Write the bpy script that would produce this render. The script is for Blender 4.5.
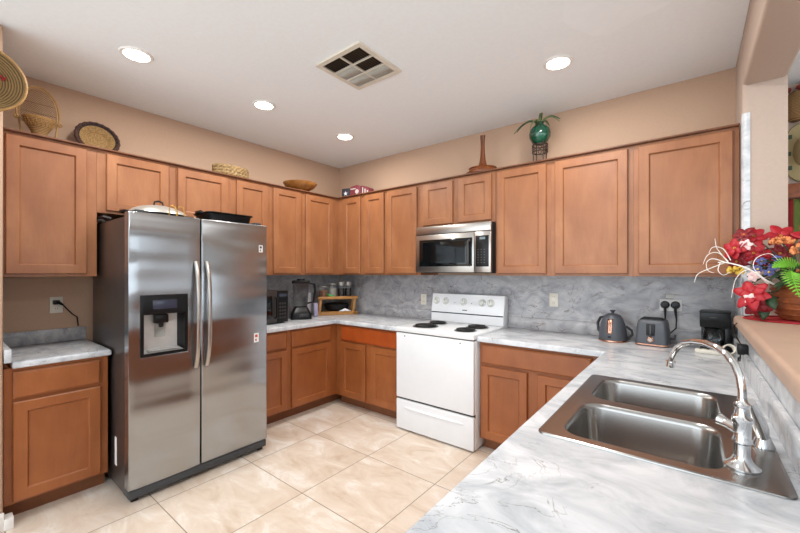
import bpy, bmesh, math, random
from mathutils import Vector, Matrix
random.seed(7)
for o in list(bpy.data.objects): bpy.data.objects.remove(o)
SC = bpy.context.scene
COL = SC.collection
PI = math.pi
HC = 2.746          # ceiling height

# ------------------------------------------------------------------ camera
cd = bpy.data.cameras.new('camera'); cam = bpy.data.objects.new('camera', cd); COL.objects.link(cam)
cam.location = (3.5838, -3.2678, 1.3987)
cam.rotation_euler = (PI/2, 0, math.radians(38.3483))
cd.sensor_width = 36; cd.lens = 368.692*36/800; cd.shift_y = 5.9/800; cd.clip_start = .02
SC.camera = cam
# ------------------------------------------------------------------ world, exposure
w = bpy.data.worlds.new('world'); SC.world = w; w.use_nodes = True
bg = w.node_tree.nodes['Background']; bg.inputs[0].default_value = (.84, .93, 1, 1); bg.inputs[1].default_value = 3.4
SC.view_settings.view_transform = 'Standard'; SC.view_settings.look = 'None'
SC.view_settings.gamma = 1; SC.view_settings.exposure = 0.0; SC.view_settings.use_curve_mapping = False
LAMP_W = 12.0
LAMP_COL = (1, .985, .95)

# ------------------------------------------------------------------ material helpers
def lin(h):
    h = h.lstrip('#'); c = [int(h[i:i+2], 16)/255 for i in (0, 2, 4)]
    return tuple((x/12.92 if x <= .04045 else ((x+.055)/1.055)**2.4) for x in c)+(1,)
class NT:
    def __init__(s, name, rough=.5, metal=0, spec=.5):
        s.m = bpy.data.materials.new(name); s.m.use_nodes = True
        s.t = s.m.node_tree; s.b = s.t.nodes['Principled BSDF']
        s.b.inputs['Roughness'].default_value = rough; s.b.inputs['Metallic'].default_value = metal
        s.b.inputs['Specular IOR Level'].default_value = spec
        s.co = None
    def n(s, ty, **kw):
        x = s.t.nodes.new(ty)
        for k, v in kw.items():
            if k in x.inputs: x.inputs[k].default_value = v
            else: setattr(x, k, v)
        return x
    def l(s, a, b): s.t.links.new(a, b)
    def coords(s, scale=(1, 1, 1), loc=(0, 0, 0), rot=(0, 0, 0)):
        tc = s.n('ShaderNodeTexCoord'); mp = s.n('ShaderNodeMapping')
        mp.inputs['Scale'].default_value = scale; mp.inputs['Location'].default_value = loc; mp.inputs['Rotation'].default_value = rot
        s.l(tc.outputs['Object'], mp.inputs['Vector']); return mp.outputs['Vector']
    def noise(s, vec, scale, detail=4, dist=0, rough=.5):
        x = s.n('ShaderNodeTexNoise'); x.inputs['Scale'].default_value = scale; x.inputs['Detail'].default_value = detail
        x.inputs['Distortion'].default_value = dist; x.inputs['Roughness'].default_value = rough
        s.l(vec, x.inputs['Vector']); return x.outputs['Fac']
    def ramp(s, fac, stops):
        r = s.n('ShaderNodeValToRGB'); e = r.color_ramp.elements
        while len(e) < len(stops): e.new(.5)
        for k, (p, c) in enumerate(stops): e[k].position = p; e[k].color = c
        s.l(fac, r.inputs['Fac']); return r.outputs['Color']
    def mix(s, fac, a, b, mode='MIX'):
        x = s.n('ShaderNodeMix'); x.data_type = 'RGBA'; x.blend_type = mode
        for v, i in ((fac, 0), (a, 6), (b, 7)):
            if hasattr(v, 'is_linked'): s.l(v, x.inputs[i])
            else: x.inputs[i].default_value = v
        return x.outputs[2]
    def bump(s, h, strength=.2, dist=.01):
        x = s.n('ShaderNodeBump'); x.inputs['Strength'].default_value = strength; x.inputs['Distance'].default_value = dist
        s.l(h, x.inputs['Height']); s.l(x.outputs['Normal'], s.b.inputs['Normal'])
    def col(s, c):
        if hasattr(c, 'is_linked'): s.l(c, s.b.inputs['Base Color'])
        else: s.b.inputs['Base Color'].default_value = c
M = {}
def plain(name, hexc, rough=.5, metal=0, var=.06, scale=18, spec=.5, bump=0):
    t = NT(name, rough, metal, spec); c = lin(hexc)
    f = t.noise(t.coords(), scale, 3)
    lo = tuple(x*(1-var) for x in c[:3])+(1,); hi = tuple(min(1, x*(1+var)) for x in c[:3])+(1,)
    t.col(t.ramp(f, [(.3, lo), (.7, hi)]))
    if bump: t.bump(f, bump, .004)
    M[name] = t.m; return t
def wood(name, dark, mid, light, rough=.38, grain=1.0):
    t = NT(name, rough)
    v = t.coords((5*grain, 5*grain, 1.3*grain)); f = t.noise(v, 1.6, 6, .6, .6)
    base = t.ramp(f, [(.25, lin(dark)), (.5, lin(mid)), (.78, lin(light))])
    v2 = t.coords((90*grain, 90*grain, 3*grain)); g = t.noise(v2, 2.2, 3)
    streak = t.ramp(g, [(.35, (.95, .94, .93, 1)), (.6, (1, 1, 1, 1))])
    v3 = t.coords((1, 1, 1)); k = t.noise(v3, 4.5, 5, .4)
    blotch = t.ramp(k, [(.32, (.84, .80, .76, 1)), (.66, (1.0, 1.0, 1.0, 1))])
    t.col(t.mix(1, t.mix(1, base, streak, 'MULTIPLY'), blotch, 'MULTIPLY'))
    M[name] = t.m; return t
def marble(name, base, cloud, vein, rough=.25, sc=1.0, veinw=.02, rot=.7, cl=(.35, .62), dark=None):
    t = NT(name, rough)
    v = t.coords((1*sc, 1.7*sc, 1.5*sc), (3.1, 1.7, .4), (.3, .2, rot))
    f = t.noise(v, 2.4, 9, 1.3, .62)
    b = t.ramp(f, [(cl[0], lin(cloud)), (cl[1], lin(base))])
    f2 = t.noise(v, 1.5, 7, 2.2, .55)
    a = t.n('ShaderNodeMath', operation='SUBTRACT'); t.l(f2, a.inputs[0]); a.inputs[1].default_value = .5
    ab = t.n('ShaderNodeMath', operation='ABSOLUTE'); t.l(a.outputs[0], ab.inputs[0])
    vm = t.ramp(ab.outputs[0], [(0, (1, 1, 1, 1)), (veinw, (0, 0, 0, 1))])
    f3 = t.noise(v, 3.1, 3); gate = t.ramp(f3, [(.45, (0, 0, 0, 1)), (.62, (1, 1, 1, 1))])
    fac = t.mix(1, vm, gate, 'MULTIPLY')
    c = t.mix(fac, b, lin(vein))
    t.col(c); M[name] = t.m; return t

wood('maple', '#8d5a39', '#9b6541', '#a8724b')
wood('maple_base', '#8e5029', '#9c5b30', '#a86639')  # same wood as the uppers; its different light is put into the colour
wood('red_maple', '#9a4318', '#ad4f1e', '#b85a26')
wood('crown_wood', '#5e3824', '#70452c', '#7f5135')
wood('bamboo', '#96652f', '#b07c3f', '#bf8d4d', grain=2)
wood('bowl_wood', '#7a4a1f', '#9a6530', '#b58346', grain=2)
wood('dark_turned_wood', '#5e2f16', '#7a4220', '#8f552c', .3, 2)
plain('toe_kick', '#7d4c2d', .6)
marble('counter_marble', '#d3d5d8', '#a6abb1', '#6f6b68', .22, 1.5, .006, .7, (.33, .6))
marble('splash_marble', '#bab8b9', '#85858a', '#75685f', .3, 2.2, .02, .5, (.33, .66))
plain('wall_tan', '#bb9c84', .85, var=.02, scale=60, bump=.05)
plain('wall_pale', '#b8a496', .85, var=.02, scale=60, bump=.1)
plain('ceiling_white', '#f0f5f8', .9, var=.015, scale=50, bump=.05)
plain('ceiling_patch', '#f3f8fc', .9, var=.01)
plain('white_trim', '#e6e3df', .5)
plain('white_enamel', '#e6e7e9', .22, var=.01)
plain('white_knob', '#dcdcd6', .3, var=.02)
plain('black_gap', '#0c0c0d', .5)
plain('black_plastic', '#0e0e0f', .3, spec=.3)
plain('black_matte', '#17171a', .6)
plain('dark_glass', '#0b0e10', .06, var=.02)
plain('blue_display', '#343848', .2)
plain('coil_black', '#1d1b1a', .5)
plain('drip_pan', '#2b2826', .3, .6)
plain('charcoal_plastic', '#4a4d53', .42)
plain('charcoal_dark', '#34363b', .45)
plain('copper', '#c9967f', .25, 1)
plain('chrome', '#e0e2e4', .08, 1, var=.01)
plain('fridge_side', '#413936', .3, .3)
plain('dispenser_grey', '#c2c0bd', .35, .3)
plain('grille_dark', '#3a3d40', .5)
plain('graphite_metal', '#4c4746', .35, .6)
plain('outlet_ivory', '#dcd6c8', .4, var=.01)
plain('outlet_slot', '#4a453e', .6)
plain('sticker', '#e8e5e2', .6)
plain('sticker_red', '#b5423a', .6)
plain('vent_frame', '#d9d2c4', .5)
plain('vent_slat_white', '#bcbcb4', .5)
plain('vent_slat_dark', '#5a4a35', .6)
plain('vent_dark', '#2a231b', .8)
plain('red_mat', '#b01a22', .7)
plain('petal_red', '#a90f20', .55, var=.15, scale=30)
plain('petal_dark', '#7d0c18', .55, var=.2, scale=30)
plain('petal_pink', '#e9c9c6', .6)
plain('mum_orange', '#dd8a52', .7, var=.15)
plain('flower_yellow', '#d8b544', .7)
plain('flower_blue', '#5b5f9e', .7)
plain('fern_green', '#6fae2a', .5, var=.15)
plain('leaf_green', '#263f22', .5, var=.25)
plain('leaf_mid', '#5d6a44', .5, var=.2)
plain('twig_white', '#e8e2da', .6)
plain('basket_brown', '#8a4a26', .5, var=.25, scale=40)
plain('iron_brown', '#3b2a22', .5, .4)
plain('ribbed_pot', '#b3a283', .6, var=.15)
plain('paper_white', '#dedde2', .6)
plain('paper_lilac', '#a39bb4', .6)
plain('jar_tan', '#b9876a', .6, var=.25, scale=60)
plain('jar_cream', '#d2cdc2', .6, var=.15, scale=60)
plain('spoon_green', '#1f9a4a', .5)
plain('book_dark', '#33303a', .5)
plain('box_red', '#74323a', .5)
plain('box_cream', '#b9b0aa', .5)
plain('lid_silver', '#aaa59d', .35, .5, var=.03)
plain('gold_wire', '#b08a3c', .3, .9)
plain('hat_red', '#7d2a1c', .8)
plain('cloth_red', '#8e1f22', .85)
plain('cloth_green', '#5f6b2c', .85)
plain('cloth_gold', '#a57b34', .85)
plain('hat_cream', '#a3926a', .85)
plain('sconce_brown', '#4f2c1d', .6)

def weave(name, c1, c2, sx=60, sz=60, rough=.75):
    t = NT(name, rough); v = t.coords((1, 1, 1))
    w1 = t.n('ShaderNodeTexWave', wave_type='BANDS', bands_direction='Z'); w1.inputs['Scale'].default_value = sz/6.28; w1.inputs['Distortion'].default_value = 1.5
    w1.inputs['Detail Scale'].default_value = 3
    t.l(v, w1.inputs['Vector'])
    f = t.noise(v, sx, 2)
    k = t.mix(.5, w1.outputs['Color'], f)
    t.col(t.ramp(k, [(.25, lin(c1)), (.65, lin(c2))])); t.bump(k, .6, .004); M[name] = t.m
plain('straw', '#8a6b40', .8, var=.45, scale=110)
weave('wicker', '#5c3e1e', '#9a7648', 200, 200)
weave('wicker_light', '#8a6a40', '#c8a878', 120, 70)
plain('rope', '#8a6f48', .8, var=.45, scale=70)
weave('purple_rim', '#100709', '#4a2822', 60, 40)
def rings(name, c1, c2, sc, center=(0, 0, 0), axis='X'):
    t = NT(name, .75); v = t.coords((1, 1, 1))
    wv = t.n('ShaderNodeTexWave', wave_type='RINGS', rings_direction=axis); wv.inputs['Scale'].default_value = sc; wv.inputs['Distortion'].default_value = .3
    t.l(v, wv.inputs['Vector'])
    f = t.noise(v, 90, 2); k = t.mix(.3, wv.outputs['Color'], f)
    t.col(t.ramp(k, [(.2, lin(c1)), (.6, lin(c2))])); t.bump(k, .7, .006); M[name] = t.m
rings('coiled_straw', '#4a3518', '#87683a', 30)
ANI = 0.0
# brushed steel
def steel(name, hexc, rough, sc=(2, 2, 220), amp=.1):
    t = NT(name, rough, 1); v = t.coords(sc); f = t.noise(v, 1, 3)
    c = lin(hexc); t.col(t.ramp(f, [(.3, tuple(x*.97 for x in c[:3])+(1,)), (.7, c)]))
    mr = t.n('ShaderNodeMapRange'); t.l(f, mr.inputs[0]); mr.inputs[3].default_value = rough-amp/2; mr.inputs[4].default_value = rough+amp/2
    t.l(mr.outputs[0], t.b.inputs['Roughness'])
    M[name] = t; return t
t = steel('fridge_steel', '#a9acaf', .22, (2, 2, 60), .02)
wv = t.noise(t.coords((.5, .5, 3.2)), 2.0, 0); t.bump(wv, .7, .02)
t.b.inputs['Anisotropic'].default_value = .8; t.b.inputs['Anisotropic Rotation'].default_value = ANI
tg = t.n('ShaderNodeTangent', direction_type='RADIAL', axis='Z'); t.l(tg.outputs[0], t.b.inputs['Tangent'])
for k in (('fridge_steel', None), ('steel', steel('steel', '#b5b0aa', .3)), ('sink_steel', steel('sink_steel', '#a5a3a0', .23, (3, 3, 3), .0))): M[k[0]] = M[k[0]].m
# green glass and clear glass
def glass(name, c, rough=.03, ior=1.45):
    t = NT(name, rough); t.b.inputs['Transmission Weight'].default_value = 1; t.b.inputs['IOR'].default_value = ior; t.col(lin(c)); M[name] = t.m
glass('clear_glass', '#eef2f2'); glass('smoke_glass', '#c9cdd0')
t = plain('green_glass', '#07412f', .12, var=.5, scale=9, spec=.8)
t.b.inputs['Coat Weight'].default_value = .15
# lamp lens
t = NT('lamp_lens', .5); t.b.inputs['Emission Color'].default_value = (1, .95, .88, 1); t.b.inputs['Emission Strength'].default_value = 14; t.col((1, 1, 1, 1)); M['lamp_lens'] = t.m
t = NT('led_display', .3); t.col((.02, .02, .02, 1)); t.b.inputs['Emission Color'].default_value = (.6, .8, .85, 1); t.b.inputs['Emission Strength'].default_value = .35; M['led_display'] = t.m
# floor tile
t = NT('travertine_tile', .3)
v = t.coords((1, 1, 1), (-1.043+.605*4, 1.2155+.605*12, 0))
br = t.n('ShaderNodeTexBrick'); br.offset = 0; br.squash = 1
for k, val in (('Scale', 1), ('Mortar Size', .0028), ('Mortar Smooth', .1), ('Brick Width', .605), ('Row Height', .605), ('Bias', 0)): br.inputs[k].default_value = val
br.inputs['Color1'].default_value = (0, 0, 0, 1); br.inputs['Color2'].default_value = (1, 1, 1, 1); br.inputs['Mortar'].default_value = (.5, .5, .5, 1)
t.l(v, br.inputs['Vector'])
# each tile gets its own slice of the stone noise
sep = t.n('ShaderNodeVectorMath', operation='MULTIPLY'); t.l(br.outputs['Color'], sep.inputs[0]); sep.inputs[1].default_value = (3, 5, 9)
add = t.n('ShaderNodeVectorMath', operation='ADD'); t.l(sep.outputs[0], add.inputs[0]); t.l(t.coords((1.5, 3.0, 1), (0, 0, 0), (0, 0, .5)), add.inputs[1])
f = t.noise(add.outputs[0], 1.9, 11, .8, .66)
stone = t.ramp(f, [(.27, lin('#c2a88f')), (.42, lin('#d6c3b0')), (.55, lin('#dfd0c0')), (.64, lin('#ebe2d8')), (.8, lin('#d6c3b1'))])
t.col(t.mix(br.outputs['Fac'], stone, lin('#8d7a66')))
M['travertine_tile'] = t.m

# ------------------------------------------------------------------ mesh helpers
class MB:
    def __init__(s): s.bm = bmesh.new()
    def box(s, x0, x1, y0, y1, z0, z1, bev=0, seg=2):
        vs = [s.bm.verts.new((x, y, z)) for x in (x0, x1) for y in (y0, y1) for z in (z0, z1)]
        for q in ((0, 1, 3, 2), (4, 6, 7, 5), (0, 4, 5, 1), (2, 3, 7, 6), (0, 2, 6, 4), (1, 5, 7, 3)):
            s.bm.faces.new([vs[i] for i in q])
        if bev:
            es = list({e for v in vs for e in v.link_edges})
            bmesh.ops.bevel(s.bm, geom=es, offset=bev, segments=seg, affect='EDGES', profile=.5)
        return s
    def rings(s, loops, closed=True, cap0=True, cap1=True):
        """skin successive loops of points"""
        L = [[s.bm.verts.new(p) for p in lp] for lp in loops]; n = len(L[0])
        for a, b in zip(L, L[1:]):
            for i in range(n if closed else n-1):
                j = (i+1) % n
                s.bm.faces.new((a[i], a[j], b[j], b[i]))
        if cap0 and closed: s.bm.faces.new(L[0][::-1])
        if cap1 and closed: s.bm.faces.new(L[-1])
        return s
    def tube(s, pts, r, n=8, closed=False):
        pts = [Vector(p) for p in pts]; m = len(pts)
        rr = r if isinstance(r, (list, tuple)) else [r]*m
        loops = []; up = None
        for i, p in enumerate(pts):
            a = pts[i-1] if (i > 0 or closed) else p; b = pts[(i+1) % m] if (i < m-1 or closed) else p
            t = (b-a).normalized()
            if up is None: up = Vector((0, 0, 1)) if abs(t.z) < .9 else Vector((1, 0, 0))
            u = (up-t*up.dot(t)).normalized(); v = t.cross(u); up = u
            loops.append([p+(u*math.cos(2*PI*k/n)+v*math.sin(2*PI*k/n))*rr[i] for k in range(n)])
        if closed: s.rings(loops+[loops[0]], True, False, False)
        else: s.rings(loops)
        return s
    def cyl(s, p0, p1, r0, r1=None, n=24): return s.tube([p0, p1], [r0, r0 if r1 is None else r1], n)
    def lathe(s, prof, c=(0, 0, 0), n=32, sx=1, sy=1, cap0=True, cap1=True, rot=None):
        L = []
        for r, z in prof:
            lp = [Vector((max(r, 1e-4)*math.cos(2*PI*k/n)*sx, max(r, 1e-4)*math.sin(2*PI*k/n)*sy, z)) for k in range(n)]
            if rot: lp = [rot @ p for p in lp]
            L.append([p+Vector(c) for p in lp])
        return s.rings(L, True, cap0, cap1)
    def prism(s, poly, axis, a0, a1, bev=0):
        def P(u, v, a): return {'x': (a, u, v), 'y': (u, a, v), 'z': (u, v, a)}[axis]
        A = [s.bm.verts.new(P(u, v, a0)) for u, v in poly]; B = [s.bm.verts.new(P(u, v, a1)) for u, v in poly]
        n = len(poly); s.bm.faces.new(A[::-1]); s.bm.faces.new(B)
        for i in range(n): s.bm.faces.new((A[i], A[(i+1) % n], B[(i+1) % n], B[i]))
        if bev:
            es = list({e for v in A+B for e in v.link_edges})
            bmesh.ops.bevel(s.bm, geom=es, offset=bev, segments=2, affect='EDGES', profile=.5)
        return s
    def cells(s, xs, ys, keep, z0, z1, bev=0, seg=3, perm=None):
        """slab made of grid cells kept by keep(cx, cy); rims rounded"""
        V = {}
        def g(i, j, k):
            if (i, j, k) not in V:
                p = (xs[i], ys[j], (z0, z1)[k]); V[i, j, k] = s.bm.verts.new(perm(p) if perm else p)
            return V[i, j, k]
        nx, ny = len(xs)-1, len(ys)-1
        K = {(i, j) for i in range(nx) for j in range(ny) if keep((xs[i]+xs[i+1])/2, (ys[j]+ys[j+1])/2)}
        rim = []
        for i, j in K:
            s.bm.faces.new((g(i, j, 1), g(i+1, j, 1), g(i+1, j+1, 1), g(i, j+1, 1)))
            s.bm.faces.new((g(i, j, 0), g(i, j+1, 0), g(i+1, j+1, 0), g(i+1, j, 0)))
            for (di, dj), a, b in (((-1, 0), (i, j+1), (i, j)), ((1, 0), (i+1, j), (i+1, j+1)), ((0, -1), (i, j), (i+1, j)), ((0, 1), (i+1, j+1), (i, j+1))):
                if (i+di, j+dj) not in K:
                    s.bm.faces.new((g(*a, 0), g(*b, 0), g(*b, 1), g(*a, 1)))
                    rim.append((g(*a, 1), g(*b, 1)))
        if bev:
            es = [s.bm.edges.get(p) for p in rim]
            bmesh.ops.bevel(s.bm, geom=es, offset=bev, segments=seg, affect='EDGES', profile=.5)
        return s
    def ball(s, c, r, sub=2, sc=(1, 1, 1)):
        bmesh.ops.create_icosphere(s.bm, subdivisions=sub, radius=r, matrix=Matrix.Translation(c) @ Matrix.Diagonal((*sc, 1))); return s
    def grid(s, rows):
        V = [[s.bm.verts.new(p) for p in r] for r in rows]
        for a, b in zip(V, V[1:]):
            for i in range(len(a)-1): s.bm.faces.new((a[i], a[i+1], b[i+1], b[i]))
        return s
    def build(s, name, mat, parent=None, loc=None, smooth=True, angle=35, solid=0, sub=0):
        bmesh.ops.recalc_face_normals(s.bm, faces=s.bm.faces)
        me = bpy.data.meshes.new(name); s.bm.to_mesh(me); s.bm.free()
        if smooth:
            for p in me.polygons: p.use_smooth = True
            me.set_sharp_from_angle(angle=math.radians(angle))
        me.materials.append(M[mat] if isinstance(mat, str) else mat)
        o = bpy.data.objects.new(name, me); COL.objects.link(o)
        if parent: o.parent = parent
        if loc: o.location = loc
        if solid:
            md = o.modifiers.new('solid', 'SOLIDIFY'); md.thickness = solid; md.offset = 0
        if sub:
            md = o.modifiers.new('sub', 'SUBSURF'); md.levels = sub; md.render_levels = sub
        return o
def thing(name, label, cat, loc=(0, 0, 0), rz=0, group=None):
    o = bpy.data.objects.new(name, None); COL.objects.link(o); o.empty_display_size = .05
    o.location = loc; o.rotation_euler = (0, 0, rz); return tag(o, label, cat, group)
def tag(o, label, cat, group=None):
    o['label'] = label; o['category'] = cat
    if group: o['group'] = group
    return o
def struct(o): o['kind'] = 'structure'; return o
def copy_tree(o, parent=None):
    c = o.copy(); COL.objects.link(c)
    if parent: c.parent = parent
    for ch in list(o.children): copy_tree(ch, c)
    return c

# ------------------------------------------------------------------ the room
YS, XE, YD = -5.6, 7.4, .55           # open plan: south edge, east wall of the dining side, dining far wall
struct(MB().box(-.12, XE+.12, YS, YD+.12, -.1, 0).build('floor', 'travertine_tile'))
struct(MB().box(-.12, XE+.12, YS, YD+.12, HC, HC+.1).build('ceiling', 'ceiling_white'))
struct(MB().box(-.12, 0, YS, .12, 0, HC).build('wall_left', 'wall_tan'))
struct(MB().box(0, 3.81, 0, .12, 0, HC).build('wall_back', 'wall_tan'))
m = MB(); m.box(0, .66, -3.16, -3.035, 0, HC, .018)
struct(m.build('wall_stub', 'wall_tan'))
struct(MB().box(.661, .675, -3.165, -3.032, 0, .1, .004).box(.605, .678, -3.0335, -2.996, 0, .062, .004).build('baseboard_stub', 'white_trim'))
# right side: pillar, header over the pass-through, half wall under it
r = .022
m = MB()
m.prism([(3.81+r*(1-math.cos(a)), -.42+r*(1-math.sin(a))) for a in [PI/2*k/6 for k in range(7)]]+[(3.99, -.42), (3.99, YD), (3.81, YD)], 'z', 0, HC)
struct(m.build('wall_right', 'wall_pale'))
struct(MB().box(3.81, 3.99, YS, -.4201, 2.452, HC+.02, .018, 4).build('wall_header', 'wall_pale'))
struct(MB().box(3.81, 3.99, YS, -.4201, 0, 1.105).build('wall_half', 'wall_pale'))
struct(MB().box(3.99, XE, YD, YD+.12, 0, HC).build('wall_dining', 'wall_pale'))
m = MB(); m.cells([YS, -4.6, -2.7, -2.3, -.5, YD+.12], [0, .5, 2.3, HC], lambda u, v: not (.5 < v < 2.3 and (-4.6 < u < -2.7 or -2.3 < u < -.5)), XE, XE+.12, 0, perm=lambda p: (p[2], p[0], p[1]))  # openings added in the unseen east wall to let world light in
struct(m.build('wall_east', 'wall_pale'))
for k, (ya, yb) in enumerate(((-4.6, -2.7), (-2.3, -.5))):
    m = MB(); m.cells([ya+.001, ya+.05, (ya+yb)/2-.02, (ya+yb)/2+.02, yb-.05, yb-.001], [.501, .55, 2.25, 2.299], lambda u, v: not (.55 < v < 2.25 and (ya+.05 < u < (ya+yb)/2-.02 or (ya+yb)/2+.02 < u < yb-.05)), XE+.02, XE+.09, 0, perm=lambda p: (p[2], p[0], p[1]))
    struct(m.build('window_%d' % (k+1), 'white_trim'))  # unseen added frames for the light openings in the east wall
m = MB(); m.cells([-5.6, -.415], [3.772, 4.30], lambda a, b: True, 0, .05, 0, perm=lambda p: (p[1], p[0], 1.105+p[2]))
lb = MB().cells([3.772, 3.9925, 4.30], [YS, -.421, -.24], lambda a, b: a > 3.9925 or b < -.421, 1.106, 1.155, .022, 5).build('bar_ledge', 'wall_tan')
tag(lb, 'tan bullnosed ledge capping the half wall beside the sink', 'ledge')
plain('ledge_tan', '#b79a86', .45, var=.05, scale=9); lb.data.materials[0] = M['ledge_tan']
# patch of fresh paint on the ceiling
m = MB(); pts = []
for k in range(26):
    a = 2*PI*k/26; rr = 1+.12*math.sin(3*a+1)+.06*math.sin(7*a)
    pts.append((3.34+.30*rr*math.cos(a), -1.27+.36*rr*math.sin(a)))
m.prism(pts, 'z', HC-.0012, HC-.0002)
tag(m.build('paint_patch', 'ceiling_patch'), 'patch of fresher white paint on the ceiling', 'paint patch')

# ------------------------------------------------------------------ ceiling lamps and vent
def downlight(x, y, label):
    t = thing('recessed_light', label, 'ceiling light', (x, y, HC), 0, 'recessed ceiling lights')
    MB().lathe([(.066, -.001), (.07, -.008), (.084, -.008), (.09, -.0005)], n=40, cap0=False, cap1=False).build('trim_ring', 'white_trim', t)
    MB().lathe([(.001, -.016), (.04, -.0145), (.06, -.010), (.067, -.003)], n=40, cap0=False, cap1=False).build('lens', 'lamp_lens', t)
    ld = bpy.data.lights.new('lamp', 'AREA'); ld.shape = 'DISK'; ld.size = .13; ld.energy = LAMP_W; ld.color = LAMP_COL
    lo = bpy.data.objects.new('lamp', ld); COL.objects.link(lo); lo.parent = t; lo.location = (0, 0, -.02)
for x, y, l in ((.89, -2.49, 'round recessed ceiling light nearest the woven hat'), (.885, -1.62, 'round recessed ceiling light above the double door refrigerator, middle of the left row'),
                (.888, -.74, 'small round recessed ceiling light nearest the far corner'), (2.91, -.78, 'round recessed ceiling light above the right wall cabinets and green vase'),
                (2.91, -1.66, 'round recessed ceiling light in the right row, cut off by the top edge'), (2.91, -2.5, 'round recessed ceiling light overhead by the sink counter')):
    downlight(x, y, l)
v = thing('ceiling_vent', 'square ceiling air vent with six louvred cells, three dark', 'vent', (1.87, -1.535, HC))
m = MB(); o_, i_ = .2, .168
m.cells([-o_, -i_, i_, o_], [-o_, -i_, i_, o_], lambda a, b: max(abs(a), abs(b)) > i_, -.012, 0, .004)
m.build('frame', 'vent_frame', v)
MB().box(-.166, .166, -.166, .166, -.002, -.0005).build('duct_backing', 'vent_dark', v)
m = MB(); m.box(-.005, .005, -.168, .168, -.013, -.003)
for yy in (-.056, .056): m.box(-.168, .168, yy-.005, yy+.005, -.0132, -.003)
m.build('divider', 'vent_frame', v)
for ci, (xa, xb) in enumerate(((-.168, -.005), (.005, .168))):
    for ri, (ya, yb) in enumerate(((-.168, -.061), (-.051, .051), (.061, .168))):
        dark = (ci, ri) in ((0, 0), (0, 1), (0, 0), (1, 1)) or (ci, ri) == (1, 2) and False
        dark = (ci, ri) in ((0, 0), (0, 1), (1, 1)) if False else (ci, ri) in ((0, 1), (1, 2), (0, 2)) if False else (ci, ri) in ((0, 0), (1, 0), (1, 1))
        m = MB(); n = 9
        for k in range(n):
            x = xa+(k+.5)*(xb-xa)/n; dx = .006
            s = 1 if dark else -1
            m.grid([[(x-dx*s, ya, -.003), (x-dx*s, yb, -.003)], [(x+dx*s, ya, -.011), (x+dx*s, yb, -.011)]])
        m.build('louvre', 'vent_slat_dark' if dark else 'vent_slat_white', v, solid=.0012)

# ------------------------------------------------------------------ cabinets
FW = .056
def shaker(parent, x0, x1, z0, z1, y, mat, hinge=None):
    """framed door with its recessed panel; y = plane it sits on, facing -y"""
    t = .023
    def lp(ins, yy): return [(x0+ins, yy, z0+ins), (x1-ins, yy, z0+ins), (x1-ins, yy, z1-ins), (x0+ins, yy, z1-ins)]
    m = MB(); m.rings([lp(0, y-.0035), lp(0, y-t+.004), lp(.004, y-t), (lp(FW, y-t)), lp(FW+.002, y-t+.001), lp(FW+.008, y-t+.012), lp(FW+.009, y-t+.015)], True, False, False)
    d = m.build('door', mat, parent, angle=20)
    MB().box(x0+FW+.0085, x1-FW-.0085, y-t+.012, y-t+.0155, z0+FW+.0085, z1-FW-.0085).build('door_panel', mat, d)
    return d
def drawer(parent, x0, x1, z0, z1, y, mat):
    m = MB(); t = .023
    def lp(ins, yy): return [(x0+ins, yy, z0+ins), (x1-ins, yy, z0+ins), (x1-ins, yy, z1-ins), (x0+ins, yy, z1-ins)]
    m.rings([lp(0, y-.0008), lp(0, y-t+.008), lp(.012, y-t)], True, True, True)
    return m.build('drawer', mat, parent, angle=20)
def upper(loc, rz, wd, z0, z1, doors, label, d=.315):
    t = thing('wall_cabinet', label, 'cabinet', (loc[0], loc[1], z0), rz, 'upper wall cabinets')
    MB().box(.0006, wd-.0006, -d, -.001, 0, z1-z0).build('body', 'maple', t)
    for a, b in doors: shaker(t, a, b, .018, z1-z0-.02, -d, 'maple')
    return t
ZT, ZB = 2.273, 1.372
# wall A (turned so that local x runs towards the corner)
def UA(y0, y1, z0, doors, label): return upper((0, y0), PI/2, y1-y0, z0, ZT-.012, [(a-y0, b-y0) for a, b in doors], label)
def UB(x0, x1, z0, doors, label): return upper((x0, 0), 0, x1-x0, z0, ZT-.012, [(a-x0, b-x0) for a, b in doors], label)
UA(-3.03, -2.56, ZB, [(-3.0, -2.617)], 'maple upper cabinet left of the refrigerator, under the wicker chair')
UA(-2.56, -1.6, 1.82, [(-2.509, -2.112), (-2.047, -1.638)], 'short two door maple cabinet over the refrigerator')
UA(-1.6, -1.21, ZB, [(-1.555, -1.241)], 'tall maple upper cabinet just right of the refrigerator top, under the rope basket')
UA(-1.21, -.822, ZB, [(-1.177, -.855)], 'maple upper cabinet above the blender, under the wooden bowl')
UA(-.822, -.001, ZB, [(-.788, -.408)], 'left corner maple upper cabinet above the bamboo shelf')
UB(.3165, 1.066, ZB, [(.423, .697), (.766, 1.042)], 'two door corner upper cabinet under the small boxes')
UB(1.066, 1.505, ZB, [(1.09, 1.469)], 'maple upper cabinet just left of the microwave above the range')
UB(1.505, 2.282, 1.83, [(1.547, 1.871), (1.931, 2.248)], 'short two door maple cabinet over the steel microwave')
UB(2.282, 2.733, ZB, [(2.302, 2.701)], 'maple upper cabinet just right of the steel microwave')
UB(2.733, 3.272, ZB, [(2.766, 3.241)], 'wide maple upper cabinet above the kettle, between two others')
UB(3.272, 3.806, ZB, [(3.304, 3.776)], 'rightmost wide maple upper cabinet beside the white strip')
# dark crown strips along the cabinet tops
def crown(name, boxes):
    m = MB()
    for b in boxes: m.box(*b, bev=.003, seg=1)
    struct(m.build(name, 'crown_wood'))
crown('trim_1', [(.001, .345, -3.03, -.001, ZT-.0115, ZT)]); crown('trim_2', [(.3455, 3.806, -.345, -.001, ZT-.0115, ZT)])

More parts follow.
